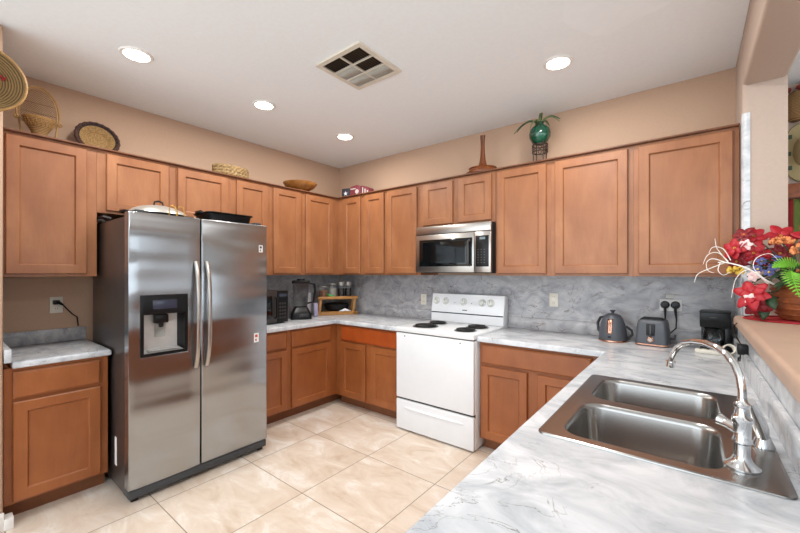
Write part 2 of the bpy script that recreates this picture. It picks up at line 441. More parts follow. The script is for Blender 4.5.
def base(loc, rz, wd, drawers, doors, label, d=.6, mat='maple_base', dmat=None, hollow=False):
    t = thing('base_cabinet', label, 'cabinet', loc, rz, 'base cabinets')
    m = MB()
    if hollow:
        for b in ((.0006, wd-.0006, -d, -d+.02), (.0006, wd-.0006, -.022, -.002), (.0006, .02, -d+.02, -.022), (wd-.02, wd-.0006, -d+.02, -.022)): m.box(*b, .1, .861)
        m.box(.02, wd-.02, -d+.02, -.022, .1, .12)
    else: m.box(.0006, wd-.0006, -d, -.002, .1, .861)
    m.build('body', mat, t)
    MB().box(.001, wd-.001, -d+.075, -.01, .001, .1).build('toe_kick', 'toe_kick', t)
    for a, b in drawers: drawer(t, a, b, .691, .84, -d, dmat or mat)
    for a, b in doors: shaker(t, a, b, .115, .671, -d, mat)
    return t
D = .6
def BA(y0, y1, dr, do, label): return base((0, y0, 0), PI/2, y1-y0, [(a-y0, b-y0) for a, b in dr], [(a-y0, b-y0) for a, b in do], label)
def BB(x0, x1, dr, do, label, **k): return base((x0, 0, 0), 0, x1-x0, [(a-x0, b-x0) for a, b in dr], [(a-x0, b-x0) for a, b in do], label, **k)
BA(-3.03, -2.565, [(-2.995, -2.605)], [(-2.995, -2.605)], 'base cabinet with drawer standing alone left of the refrigerator')
BA(-1.6, -1.196, [(-1.52, -1.222)], [(-1.52, -1.222)], 'base cabinet partly hidden by the refrigerator, under the black microwave')
BA(-1.196, -.002, [(-1.167, -.687)], [(-1.167, -.687)], 'corner base cabinet with one door, under the blender')
BB(.602, 1.495, [(.70, 1.485)], [(.70, 1.047), (1.128, 1.485)], 'two door base cabinet with redder drawer front, left of the white range', dmat='red_maple')
BB(2.277, 3.15, [(2.295, 3.077)], [(2.295, 2.654), (2.725, 3.077)], 'two door base cabinet right of the white range')
# peninsula cabinets face -x : turn -90
def BP(y1, y0, dr, do, label, hollow=False): return base((3.795, y1, 0), -PI/2, y1-y0, dr, do, label, d=.60, hollow=hollow)
BP(-.605, -1.16, [(.03, .525)], [(.03, .525)], 'peninsula base cabinet under the counter between the corner and the sink')
BP(-1.16, -2.24, [], [(.03, .525), (.555, 1.05)], 'sink base cabinet under the double bowl sink', True)
BP(-2.24, -3.3, [(.03, .515), (.545, 1.03)], [(.03, .515), (.545, 1.03)], 'peninsula base cabinet under the near end of the counter')

# ------------------------------------------------------------------ countertops and backsplashes
ZC0, ZC = .8625, .9
m = MB(); m.cells([0.001, .645, 1.495], [-1.62, -.645, -.001], lambda a, b: a < .645 or b > -.645, ZC0, ZC, .011)
tag(m.build('countertop', 'counter_marble'), 'white marble corner countertop under the blender, running to the white range', 'countertop')
SX0, SX1, SY0, SY1 = 3.235, 3.752, -2.085, -1.30
m = MB(); m.cells([2.274, 3.15, SX0+.015, SX1-.015, 3.809], [-3.32, SY0+.015, SY1-.015, -.645, -.001], lambda a, b: (a > 3.15 or b > -.645) and not (SX0 < a < SX1 and SY0 < b < SY1), ZC0, ZC, .011)
tag(m.build('countertop', 'counter_marble'), 'large white marble countertop holding the double sink', 'countertop')
ct = MB().box(.001, .64, -3.0, -2.552, ZC0, ZC, .011, 3).build('countertop', 'counter_marble')
tag(ct, 'short marble countertop left of the refrigerator', 'countertop')
# low upstands (thing: one strip per run)
def slab(name, b, label, mat='splash_marble', bev=.006): return tag(MB().box(*b, bev=bev).build(name, mat), label, 'backsplash')
SM = 'splash_marble'
tag(MB().box(.001, .02, -3.002, -2.56, ZC+.0005, .995, .004).build('backsplash', SM), 'low grey marble upstand behind the short left counter', 'backsplash')
tag(MB().box(.02, .655, -3.0325, -3.003, .902, .975, .003).build('backsplash', 'counter_marble'), 'low marble side upstand on the stub wall at the short left counter', 'backsplash')
m = MB(); m.box(.0005, .0045, -1.62, -.001, ZC+.0005, ZB-.0005)
m.box(.0045, .022, -1.6, -.001, ZC+.0005, 1.0, .004)
tag(m.build('backsplash', SM), 'grey marble backsplash behind the blender on the left wall', 'backsplash')
m = MB(); m.box(.023, 3.804, -.0045, -.0005, ZC+.0005, ZB-.0005)
m.box(.023, 1.494, -.022, -.0045, ZC+.0005, 1.0, .004).box(2.28, 3.787, -.022, -.0045, ZC+.0005, 1.0, .004)
tag(m.build('backsplash', SM), 'long grey marble backsplash behind the range, kettle and toaster', 'backsplash')
m = MB(); m.box(3.8055, 3.8095, -.42, -.005, 1.0, ZB-.001).box(3.8055, 3.8095, -3.32, -.42, ZC+.0005, 1.104)
m.box(3.786, 3.8055, -3.32, -.0225, ZC+.0005, .992, .008)
tag(m.build('backsplash', 'counter_marble'), 'white marble backsplash on the half wall behind the faucet', 'backsplash')
# marble film wrapped round the pillar corner
m = MB(); ang = [PI/2*k/6 for k in range(7)]; q = .0025
inn = [(3.8095, -.365)]+[(3.8095+.022*(1-math.cos(a)), -.4205+.022*(1-math.sin(a))) for a in ang]+[(3.842, -.4205)]
out = [(3.807, -.365)]+[(3.807+.0245*(1-math.cos(a)), -.423+.0245*(1-math.sin(a))) for a in ang]+[(3.842, -.423)]
inn = [(a-.0, b) for a, b in inn]
m.prism(out+inn[::-1], 'z', 1.156, 2.30)
tag(m.build('film_strip', 'counter_marble', angle=60), 'narrow white marble film strip wrapped round the pillar corner', 'film strip')

# ------------------------------------------------------------------ refrigerator (local: x along width, -y front, +90 turned)
FY0, FY1 = -2.547, -1.632
fr = thing('refrigerator', 'stainless steel side by side refrigerator with ice dispenser', 'refrigerator', (.1, FY0, 0), PI/2)
FWD = FY1-FY0; FD = .847; seam = -2.133-FY0
MB().box(.006, FWD-.006, -FD+.085, -.02, .03, 1.745, .006).build('case', 'fridge_side', fr)
MB().box(.02, FWD-.02, -FD+.082, -FD+.086, .1, 1.74).build('door_gasket', 'black_gap', fr)
def fridge_door(xa, xb, hole=None):
    m = MB()
    if hole:
        hx0, hx1, hz0, hz1 = hole
        m.cells([xa, hx0, hx1, xb], [.085, hz0, hz1, 1.767], lambda a, b: not (hx0 < a < hx1 and hz0 < b < hz1), 0, .075, .007, 3, perm=lambda p: (p[0], -FD+.075-p[2], p[1]))
    else: m.box(xa, xb, -FD, -FD+.075, .085, 1.767, .007, 3)
    return m.build('door', 'fridge_steel', fr, angle=50)
hx0, hx1, hz0, hz1 = -2.484-FY0, -2.222-FY0, .878, 1.252
dl = fridge_door(.0, seam-.0045, (hx0, hx1, hz0, hz1)); dr = fridge_door(seam+.0045, FWD)
# dispenser
yf = -FD
m = MB(); m.cells([hx0-.004, hx0+.016, hx1-.016, hx1+.004], [hz0-.004, hz0+.016, 1.135, hz1+.004], lambda a, b: b > 1.135 or not (hx0+.016 < a < hx1-.016 and b > hz0+.016), 0, .012, .003, 2, perm=lambda p: (p[0], yf+.008-p[2], p[1]))
db = m.build('dispenser_bezel', 'black_plastic', dl)
MB().box(hx0+.062, hx1-.062, yf-.0055, yf-.004, 1.168, 1.225, .0006).build('display', 'blue_display', dl)
m = MB(); a0, a1, b0, b1 = hx0+.014, hx1-.014, hz0+.014, 1.137
m.grid([[(a0, yf+.006, b0), (a0+.02, yf+.07, b0+.02), (a0+.02, yf+.07, b1), (a0, yf+.0, b1)][::1]]+[[(a1, yf+.006, b0), (a1-.02, yf+.07, b0+.02), (a1-.02, yf+.07, b1), (a1, yf+.0, b1)]])
m.build('recess', 'dispenser_grey', dl, angle=20)
m = MB(); m.grid([[(a1-.001, yf+.006, b0), (a1-.001, yf+.0, b1)], [(a1-.021, yf+.069, b0+.02), (a1-.021, yf+.069, b1)]]); m.build('recess_side', 'black_plastic', dl)
m = MB(); m.grid([[(a0+.001, yf+.006, b0), (a0+.001, yf+.0, b1)], [(a0+.021, yf+.069, b0+.02), (a0+.021, yf+.069, b1)]]); m.build('recess_side', 'black_plastic', dl)
MB().box(.5*(a0+a1)-.05, .5*(a0+a1)+.03, yf+.02, yf+.06, 1.075, 1.13, .006).lathe([(.012, 0), (.016, .03)], (.5*(a0+a1)-.01, yf+.035, 1.05), 16).build('spout', 'black_plastic', dl)
MB().box(.5*(a0+a1)-.04, .5*(a0+a1)+.02, yf+.05, yf+.056, .985, 1.075, .003).build('paddle', 'clear_glass', dl)
MB().box(a0+.03, a1-.03, yf+.012, yf+.06, b0+.012, b0+.018).build('drip_tray', 'dispenser_grey', dl)
# handles
def handle(x, par):
    m = MB(); pts = []
    for k in range(21):
        u = k/20; z = .755+u*.72
        bow = .048*(1-abs(2*u-1)**3.2)
        pts.append((x, yf-.010-bow, z))
    L = []
    for (a, b, c) in pts: L.append([(a-.012, b+.008, c), (a-.012, b-.004, c), (a-.007, b-.008, c), (a+.007, b-.008, c), (a+.012, b-.004, c), (a+.012, b+.008, c)])
    m.rings(L); m.build('handle', 'steel', par, angle=50)
handle(seam-.036, dl); handle(seam+.036, dr)
# hinges, grille
for x in (.04, FWD-.09): MB().box(x, x+.05, -FD+.02, -FD+.13, 1.768, 1.785, .004).build('hinge_cap', 'grille_dark', fr)
m = MB(); m.box(.004, FWD-.004, -FD+.004, -FD+.12, .028, .080, .006)
g = m.build('toe_grille', 'grille_dark', fr)
for x in (.02, FWD-.06): MB().box(x, x+.04, -FD+.03, -FD+.09, .001, .03, .004).build('foot', 'black_plastic', fr)
MB().box(.02, FWD-.02, -.10, -.06, .001, .03).build('roller', 'black_plastic', fr)
# stickers
def stk(x, z, wx, hz, red=False):
    s = MB().box(x, x+wx, yf-.0012, yf-.0002, z, z+hz).build('sticker', 'sticker', dr)
    m = MB(); m.box(x+wx*.2, x+wx*.75, yf-.0016, yf-.0012, z+hz*.55, z+hz*.85); m.box(x+wx*.25, x+wx*.55, yf-.0016, yf-.0012, z+hz*.15, z+hz*.4); m.build('print', 'sticker_red' if red else 'graphite_metal', s)
stk(.845, 1.555, .032, .055); stk(.805, .86, .038, .07, True)
MB().box(.0045, .0055, -FD+.25, -FD+.29, .16, .34).build('sticker', 'sticker', fr)

# ------------------------------------------------------------------ white electric range
rg = thing('electric_range', 'white freestanding electric range with four coil burners', 'stove', (1.498, 0, 0))
W = .772
MB().box(.002, W-.002, -.655, -.012, .012, .866, .004).build('body', 'white_enamel', rg)
m = MB(); m.box(.0, W, -.692, -.01, .872, .914, .008, 3); m.build('cooktop', 'white_enamel', rg)
MB().box(.006, W-.006, -.668, -.655, .864, .8725).build('gap_seal', 'black_gap', rg); MB().box(.004, W-.004, -.668, -.655, .265, .29).build('gap_seal', 'black_gap', rg)
d = MB().box(.004, W-.004, -.690, -.656, .289, .863, .006, 3).build('oven_door', 'white_enamel', rg)
for x in (.10, W-.12): MB().cyl((x, -.6915, .838), (x, -.6885, .838), .006, n=12).build('screw', 'graphite_metal', d)
d = MB().box(.004, W-.004, -.690, -.656, .014, .272, .006, 3).build('storage_drawer', 'white_enamel', rg)
m = MB(); L = []
for u in (0, .06, .5, .94, 1):
    h = .001 if u in (0, 1) else 1; x = .09+u*(W-.18)
    L.append([(x, -.689, .222), (x, -.689-.014*h, .206), (x, -.689-.012*h, .200), (x, -.689, .196)])
m.rings(L); m.build('drawer_grip', 'white_enamel', d)
for x in (.03, W-.07): MB().box(x, x+.04, -.6, -.55, .0005, .013).build('foot', 'black_matte', rg)
m = MB(); prof = [(-.012, .914), (-.120, .914), (-.117, 1.0), (-.090, 1.186), (-.012, 1.186)]
m.prism(prof, 'x', .002, W-.002, .006); bgd = m.build('backguard', 'white_enamel', rg)
MB().box(.006, W-.006, -.1215, -.115, .997, 1.006).build('backguard_seam', 'black_gap', bgd)
for i, kx in enumerate((1.553, 1.66, 1.86, 2.055, 2.14)):
    x = kx-1.498; R = Matrix.Rotation(math.radians(81.5), 4, 'X')
    c = Vector((x, -.0995, 1.115))
    kb = MB().lathe([(.03, 0), (.030, .004), (.024, .006), (.022, .024), (.019, .027), (.0005, .027)], c, 28, rot=R).build('knob', 'white_knob', bgd)
    mm = MB(); mm.lathe([(.036, -.001), (.036, .0012), (.0305, .0014)], c, 28, rot=R, cap0=False, cap1=False); mm.build('dial_ring', 'vent_slat_white', kb)
    p = c+R @ Vector((0, .010, .0275)); MB().box(p.x-.0015, p.x+.0015, p.y-.001, p.y+.001, p.z-.009, p.z+.009).build('pointer', 'graphite_metal', kb)
for x in (.265, .445): MB().box(x, x+.006, -.105, -.099, 1.10, 1.106).build('pilot_light', 'graphite_metal', bgd)
MB().box(.355, .405, -.1155, -.112, 1.032, 1.040).build('badge', 'graphite_metal', bgd)
for (bx, by, R_) in ((1.705, -.52, .100), (1.688, -.29, .080), (2.105, -.52, .080), (2.105, -.30, .086)):
    bn = MB().lathe([(R_*.3, .9145), (R_*.95, .9165), (R_*1.1, .9175), (R_*1.16, .916), (R_*1.17, .9145)], (bx-1.498, by, 0), 40, cap0=True, cap1=False).build('drip_pan', 'drip_pan', rg)
    pts = []
    for k in range(110):
        a = k*2*PI/27; rr = .018+(R_-.02)*k/109; pts.append((bx-1.498+rr*math.cos(a), by+rr*math.sin(a), .926))
    MB().tube(pts, .0062, 6).build('coil', 'coil_black', bn)

# ------------------------------------------------------------------ over-the-range microwave
mw = thing('microwave_oven', 'stainless over the range microwave with black glass door', 'microwave', (1.507, 0, 1.398))
W = .77; Z = .428
MB().box(.004, W-.002, -.375, -.002, .004, Z-.002, .002).build('case', 'black_matte', mw)
MB().box(.0, W, -.402, -.375, Z-.075, Z-.001, .004).build('top_grille', 'steel', mw)
dd = MB().box(.0, .615, -.402, -.375, .001, Z-.079, .004).build('door', 'steel', mw)
MB().box(.045, .60, -.404, -.4005, .055, Z-.125, .0015).build('window', 'dark_glass', dd)
MB().box(.085, .53, -.4046, -.4035, .085, Z-.15).build('window_screen', 'dark_glass', dd)
m = MB(); pts = [(.575, -.402, .06), (.575, -.432, .07), (.575, -.438, .10), (.575, -.438, .24), (.575, -.432, .27), (.575, -.402, .28)]
m.tube(pts, .0095, 10); m.build('handle', 'graphite_metal', dd)
cp = MB().box(.618, W, -.402, -.375, .001, Z-.079, .004).build('control_panel', 'steel', mw)
MB().box(.632, W-.018, -.4035, -.401, .05, Z-.115, .001).build('keypad', 'black_plastic', cp)
MB().box(.67, .72, -.4045, -.4034, Z-.148, Z-.128).build('display', 'led_display', cp)
m = MB()
for r_ in range(6):
    for c_ in range(3): m.box(.650+c_*.028, .650+c_*.028+.013, -.4042, -.4034, .08+r_*.022, .08+r_*.022+.008)
m.build('button', 'graphite_metal', cp)
MB().box(.06, W-.06, -.36, -.05, -.006, .004).build('underside_vent', 'black_matte', mw)

# ------------------------------------------------------------------ double bowl sink
sk = thing('kitchen_sink', 'stainless double bowl drop-in sink in the marble counter', 'sink', (0, 0, ZC))
def rrect(x0, x1, y0, y1, r, z, n=7):
    P = []
    for cx, cy, a0 in ((x1-r, y1-r, 0), (x0+r, y1-r, PI/2), (x0+r, y0+r, PI), (x1-r, y0+r, 1.5*PI)):
        for k in range(n+1): a = a0+PI/2*k/n; P.append((cx+r*math.cos(a), cy+r*math.sin(a), z))
    return P
X0, X1, Y0, Y1 = 3.205, 3.768, -2.105, -1.278
bowls = [(3.262, 3.655, -2.065, -1.715), (3.262, 3.665, -1.655, -1.322)]
# rim plate: outer frame with two holes, built by bridging loops in bmesh
bm = bmesh.new()
def addloop(pts): 
    vs = [bm.verts.new(p) for p in pts]; return [bm.edges.new((vs[i], vs[(i+1) % len(vs)])) for i in range(len(vs))]
es = addloop(rrect(X0+.006, X1-.006, Y0+.006, Y1-.006, .02, .006))
for b in bowls: es += addloop(rrect(b[0], b[1], b[2], b[3], .065, .0055))
bmesh.ops.triangle_fill(bm, use_beauty=True, use_dissolve=False, edges=es)
mbx = MB(); mbx.bm.free(); mbx.bm = bm
mbx.rings([rrect(X0+.006, X1-.006, Y0+.006, Y1-.006, .02, .006), rrect(X0, X1, Y0, Y1, .024, .0045), rrect(X0-.001, X1+.001, Y0-.001, Y1+.001, .025, .0008)], True, False, False)
mbx.build('rim', 'sink_steel', sk, angle=50)
for b in bowls:
    L = []
    for ins, z in ((-.0005, .0056), (.004, .002), (.008, -.012), (.016, -.12), (.026, -.155), (.05, -.172), (.10, -.178)):
        L.append(rrect(b[0]+ins, b[1]-ins, b[2]+ins, b[3]-ins, max(.03, .065-ins*.3), z))
    m = MB(); m.rings(L, True, False, True); bo = m.build('bowl', 'sink_steel', sk, angle=60)
    c = ((b[0]+b[1])/2, (b[2]+b[3])/2, -.177)
    MB().lathe([(.045, 0), (.043, .003), (.03, .001), (.028, -.006), (.001, -.006)], c, 24, cap0=False, cap1=False).build('drain', 'chrome', bo)
# ------------------------------------------------------------------ faucet and sprayer
FZ = ZC+.0065
fa = thing('faucet', 'chrome gooseneck faucet with lever at the near end of the sink', 'faucet', (3.684, -2.0, FZ))
MB().lathe([(.036, 0), (.036, .004), (.029, .010), (.020, .020), (.0165, .032), (.0165, .06), (.020, .064), (.020, .072), (.0175, .076), (.0185, .11), (.0215, .116), (.0215, .124), (.0165, .13), (.014, .15), (.0165, .154), (.0165, .160), (.0115, .165), (.0095, .175)], n=28).build('body', 'chrome', fa)
dx, dy = math.cos(math.radians(120)), math.sin(math.radians(120))
pts = [(0, 0, .15), (0, 0, .19)]
ctl = [(.002, .20), (.008, .225), (.024, .250), (.052, .272), (.092, .284), (.14, .287), (.19, .282), (.235, .270), (.270, .250), (.296, .224), (.306, .205), (.309, .190)]
pts += [(a*dx, a*dy, b) for a, b in ctl]
gn = MB().tube(pts, .0092, 14).build('spout', 'chrome', fa)
MB().cyl((.309*dx, .309*dy, .194), (.3125*dx, .3125*dy, .176), .0130, n=18).build('aerator', 'chrome', gn)
m = MB(); m.tube([(0, 0, .088), (-.012, .008, .094), (-.026, .018, .098), (-.034, .024, .100), (-.042, .029, .102), (-.043, .030, .102)], [.016, .015, .012, .013, .016, .009], 16); m.build('lever', 'chrome', fa)
sp = thing('side_sprayer', 'chrome side sprayer leaning behind the faucet', 'sprayer', (3.742, -1.815, FZ))
MB().lathe([(.026, 0), (.026, .004), (.019, .02), (.016, .03)], n=24).build('holder', 'chrome', sp)
m = MB(); m.tube([(0, 0, .02), (-.006, -.012, .05), (-.016, -.034, .085), (-.028, -.060, .118), (-.034, -.075, .14)], [.014, .018, .019, .016, .012], 14)
sh = m.build('spray_head', 'chrome', sp)
MB().tube([(-.028, -.022, .07), (-.042, -.038, .10), (-.052, -.060, .118)], [.005, .007, .005], 8).build('trigger', 'black_plastic', sh)

# ------------------------------------------------------------------ outlets and switch plates
def plate(parent_name, label, loc, rz, w_=.07, h_=.115, sockets=2):
    t = thing(parent_name, label, 'outlet', loc, rz, 'wall outlets')
    MB().box(-w_/2, w_/2, -.006, -.0005, -h_/2, h_/2, .002).build('plate', 'outlet_ivory', t)
    for s in (-1, 1):
        f = MB().box(-.016, .016, -.0075, -.0055, s*.026-.015, s*.026+.015, .001).build('socket', 'outlet_ivory', t)
        m = MB()
        for x in (-.007, .005): m.box(x, x+.002, -.0079, -.0074, s*.026-.004, s*.026+.006)
        m.build('slot', 'outlet_slot', f)
    return t
plate('wall_outlet', 'ivory wall outlet above the short left counter with plug', (0, -2.722, 1.165), PI/2)
plate('wall_outlet', 'ivory outlet on the backsplash left of the range', (1.33, -.0047, 1.11), 0)
plate('wall_outlet', 'ivory outlet on the backsplash above the kettle, right of the range', (2.667, -.0047, 1.165), 0)
plate('wall_outlet', 'ivory outlet on the wall behind the black microwave corner, near the backsplash edge', (.0047, -1.36, 1.22), PI/2)
# fridge plug and cord
pc = thing('power_plug', 'black plug and cord of the refrigerator in the left outlet', 'plug', (.0085, -2.722, 1.185), PI/2)
MB().box(-.022, .016, -.03, .0, -.016, .016, .006).tube([(0, -.02, 0), (.012, -.034, -.005), (.03, -.035, -.02)], [.013, .011, .006], 10).build('plug', 'black_plastic', pc)
MB().tube([(.028, -.035, -.018), (.05, -.036, -.05), (.08, -.035, -.09), (.108, -.03, -.115), (.115, -.025, -.18)], .0045, 8).build('cord', 'black_plastic', pc)

# ------------------------------------------------------------------ kettle, toaster, double plug
ke = thing('kettle', 'charcoal electric kettle with copper water window beside the toaster', 'kettle', (3.132, -.195, ZC+.0005), math.radians(-2))
ke.scale = (1.08, 1.08, 1.06)
MB().lathe([(.083, 0), (.086, .004), (.085, .012)], n=36).build('power_base', 'copper', ke)
MB().lathe([(.083, .013), (.084, .03), (.080, .075), (.072, .12), (.060, .155), (.046, .176), (.030, .186), (.0, .189)], n=40, cap1=False).build('body', 'charcoal_plastic', ke)
MB().lathe([(.010, .186), (.008, .196), (.016, .206), (.016, .211), (.0, .213)], n=20).build('lid_knob', 'charcoal_dark', ke)
def curved(x0, x1, z0, z1, prof, off):
    m = MB(); rows = []
    for k in range(9):
        z = z0+(z1-z0)*k/8; R = prof(z)+off; row = []
        for j in range(5):
            x = x0+(x1-x0)*j/4; row.append((x, -math.sqrt(max(R*R-x*x, 0)), z))
        rows.append(row)
    return m.grid(rows)
kp = lambda z: .084 if z < .03 else (.084-(z-.03)*.09 if z < .075 else (.080-(z-.075)*.178 if z < .12 else .072-(z-.12)*.343))
curved(-.019, .012, .055, .153, kp, .0015).build('water_window', 'copper', ke, solid=.002)
curved(-.007, .002, .075, .13, kp, .0027).build('gauge', 'smoke_glass', ke, solid=.001)
curved(-.013, .006, .030, .042, kp, .0015).build('switch', 'black_plastic', ke, solid=.003)
MB().tube([(-.05, .03, .160), (-.085, .055, .150), (-.105, .065, .11), (-.10, .062, .06), (-.078, .045, .035)], .009, 10).build('handle', 'charcoal_dark', ke)
MB().tube([(.075, .03, .01), (.11, .03, .05), (.10, .06, .075), (.07, .05, .10)], .008, 8).build('spout_guard', 'charcoal_dark', ke)
to = thing('toaster', 'charcoal two slot toaster between the kettle and coffee maker', 'toaster', (3.375, -.19, ZC+.0005), math.radians(-5))
m = MB(); L = []
for z, ins in ((.016, 0), (.02, 0), (.10, .004), (.150, .009), (.168, .014), (.176, .024)): L.append(rrect(-.092+ins, .092-ins, -.085+ins, .085-ins, .022, z, 5))
m.rings(L); m.build('body', 'charcoal_plastic', to, angle=40)
MB().rings([rrect(-.090, .090, -.083, .083, .02, .004, 5), rrect(-.094, .094, -.087, .087, .022, .006, 5), rrect(-.094, .094, -.087, .087, .022, .015, 5)]).build('base_band', 'copper', to)
MB().rings([rrect(-.08, .08, -.073, .073, .02, .0, 5), rrect(-.08, .08, -.073, .073, .02, .004, 5)]).build('foot_pad', 'black_plastic', to)
m = MB()
for y in (-.034, .010): m.box(-.062, .062, y, y+.024, .1755, .178, .001)
m.build('slot', 'black_gap', to)
for y in (-.04, .004):
    m = MB()
    for s in (-1, 1):
        pass
    m.tube([(-.066, y+.002, .178), (-.05, y+.002, .186), (.05, y+.002, .186), (.066, y+.002, .178)], .004, 6); m.build('rack', 'black_matte', to)
MB().box(-.026, .022, -.0875, -.078, .072, .150, .002).build('lever_slot', 'black_gap', to)
MB().box(-.0055, .0015, -.092, -.082, .08, .142, .001).build('lever_track', 'charcoal_plastic', to)
R = Matrix.Rotation(PI/2, 4, 'X')
kn = MB().lathe([(.019, 0), (.019, .004), (.015, .006), (.014, .016), (.0, .017)], (-.002, -.083, .045), 24, rot=R).build('dial', 'copper', to)
MB().lathe([(.012, .0), (.011, .001), (.0, .001)], (-.002, -.0995, .045), 20, rot=R).build('dial_cap', 'lid_silver', kn)
MB().box(-.012, .009, -.096, -.082, .066, .075, .003).build('lever', 'charcoal_dark', to)
MB().tube([(.088, .04, .05), (.112, .05, .045), (.118, .055, .075)], .007, 8).build('cord_clip', 'charcoal_dark', to)
dp = thing('double_outlet', 'grey double outlet with two round black plugs above the toaster', 'outlet', (3.468, -.0047, 1.168))
MB().box(-.066, .062, -.010, -.0005, -.045, .038, .003).build('plate', 'white_trim', dp)
MB().box(-.030, .022, -.007, -.0005, .045, .075, .002).build('faceplate', 'vent_slat_white', dp)
for s, x in ((0, -.034), (1, .026)):
    pl = MB().lathe([(.027, 0), (.027, .02), (.020, .03), (.0, .032)], (x, -.010, .0), 24, rot=R).build('plug', 'black_plastic', dp)
    if s: pts = [(x, -.03, -.01), (x, -.045, -.04), (x+.006, -.045, -.10), (x+.004, -.042, -.16), (x-.03, -.048, -.20), (x-.06, -.04, -.235)]
    else: pts = [(x, -.03, -.01), (x+.002, -.045, -.04), (x+.002, -.045, -.09), (x+.004, -.04, -.17), (x-.005, -.038, -.235)]
    MB().tube(pts, [.009, .009, .004, .004, .004, .004][:len(pts)], 8).build('cord', 'black_plastic', pl)

# ------------------------------------------------------------------ coffee maker
cm = thing('coffee_maker', 'small black drip coffee maker in the right counter corner', 'coffee maker', (3.703, -.160, ZC+.0005), math.radians(-4))
MB().box(-.072, .072, -.085, .085, 0, .032, .006).build('base', 'black_plastic', cm)
MB().box(-.072, .072, .03, .085, .032, .16, .004).box(.045, .072, -.06, .03, .032, .16, .004).build('tower', 'black_plastic', cm)
m = MB(); m.prism([(-.088, .245), (.086, .245), (.086, .150), (-.075, .150), (-.084, .20)], 'x', -.074, .074, .005); hd = m.build('filter_housing', 'black_plastic', cm)
MB().box(-.026, .008, -.0893, -.086, .213, .2165).build('logo_mark', 'graphite_metal', hd)
MB().box(-.076, .076, -.09, .088, .245, .252, .002).build('lid', 'black_plastic', cm)
MB().lathe([(.040, .034), (.046, .045), (.048, .085), (.038, .125), (.032, .135)], (-.018, -.025, 0), 28, cap1=False).build('carafe', 'smoke_glass', cm)
MB().lathe([(.034, .133), (.036, .143), (.0, .147)], (-.018, -.025, 0), 24).tube([(.015, -.045, .135), (.035, -.062, .125), (.038, -.064, .08), (.025, -.052, .06)], .008, 8).build('carafe_lid', 'black_plastic', cm)
MB().cyl((.045, -.088, .016), (.045, -.083, .016), .007, n=12).build('switch', 'graphite_metal', cm)
ps = thing('power_strip', 'cream power strip lying in front of the black coffee maker', 'power strip', (3.665, -.325, ZC+.0005), math.radians(-6))
MB().box(-.065, .075, -.022, .022, 0, .026, .005).build('housing', 'outlet_ivory', ps)
m = MB()
for k in range(3): m.box(-.045+k*.035, -.033+k*.035, -.008, .008, .0255, .0268)
m.build('socket', 'outlet_slot', ps)
cc = MB(); pts = []
for k in range(60):
    a = k*2*PI/24; pts.append((3.752+.026*math.cos(a)+.0008*k*.2, -.33+.012*math.sin(a)-.0004*k, ZC+.036+.024*math.sin(a)+.0002*k))
cc.tube(pts, .0035, 7)
tag(cc.build('cord_coil', 'outlet_ivory'), 'small coil of cream cable beside the power strip', 'cable')
ad = thing('wall_adapter', 'black square wall adapter plugged in below the ledge end', 'adapter', (3.8055, -.75, 1.012))
MB().box(-.042, -.001, -.022, .022, -.026, .026, .005).build('housing', 'black_plastic', ad)
MB().tube([(-.03, -.01, -.024), (-.034, -.02, -.05), (-.038, .0, -.062), (-.036, .016, -.046), (-.03, -.012, -.036), (-.034, -.034, -.054)], .003, 7).build('cord', 'black_plastic', ad)
MB().tube([(-.03, .022, .01), (-.03, .06, .008), (-.032, .1, .015), (-.03, .13, .0)], .003, 7).build('lead', 'black_plastic', ad)
MB().tube([(-.028, .005, .025), (-.045, .02, .06), (-.052, .045, .085), (-.048, .08, .108), (-.03, .11, .124), (.005, .115, .1245)], .0022, 7).build('lamp_cord', 'black_plastic', ad)

# ------------------------------------------------------------------ corner counter: black microwave, blender, bamboo shelf, jars
bk = thing('countertop_microwave', 'black countertop microwave beside the refrigerator', 'microwave', (.06, -1.565, ZC+.0005), PI/2)
W = .48; H = .322
MB().box(0, W, -.365, 0, .012, H, .006).build('case', 'graphite_metal', bk)
dd = MB().box(.004, .355, -.385, -.366, .014, H-.004, .004).build('door', 'graphite_metal', bk)
MB().box(.03, .30, -.387, -.3845, .055, H-.05, .001).build('window', 'dark_glass', dd)
MB().tube([(.335, -.385, .06), (.335, -.41, .07), (.335, -.41, H-.075), (.335, -.385, H-.065)], .009, 8).build('handle', 'black_plastic', dd)
cp = MB().box(.358, W-.004, -.385, -.366, .014, H-.004, .004).build('control_panel', 'black_plastic', bk)
MB().box(.375, W-.022, -.3865, -.3845, H-.06, H-.03).build('display', 'blue_display', cp)
m = MB()
for r_ in range(5):
    for c_ in range(3): m.box(.378+c_*.027, .378+c_*.027+.018, -.3862, -.3848, .05+r_*.034, .05+r_*.034+.018)
m.build('button', 'graphite_metal', cp)
for x in (.03, W-.06):
    for y in (-.34, -.06): MB().box(x, x+.03, y, y+.03, 0, .013).build('foot', 'black_matte', bk)
ds = thing('small_dish', 'small white dish on top of the black microwave', 'dish', (.2, -1.30, ZC+.3235))
MB().lathe([(.03, 0), (.055, .012), (.057, .014), (.05, .012), (.028, .004), (.0, .004)], n=28).build('dish_body', 'white_enamel', ds)

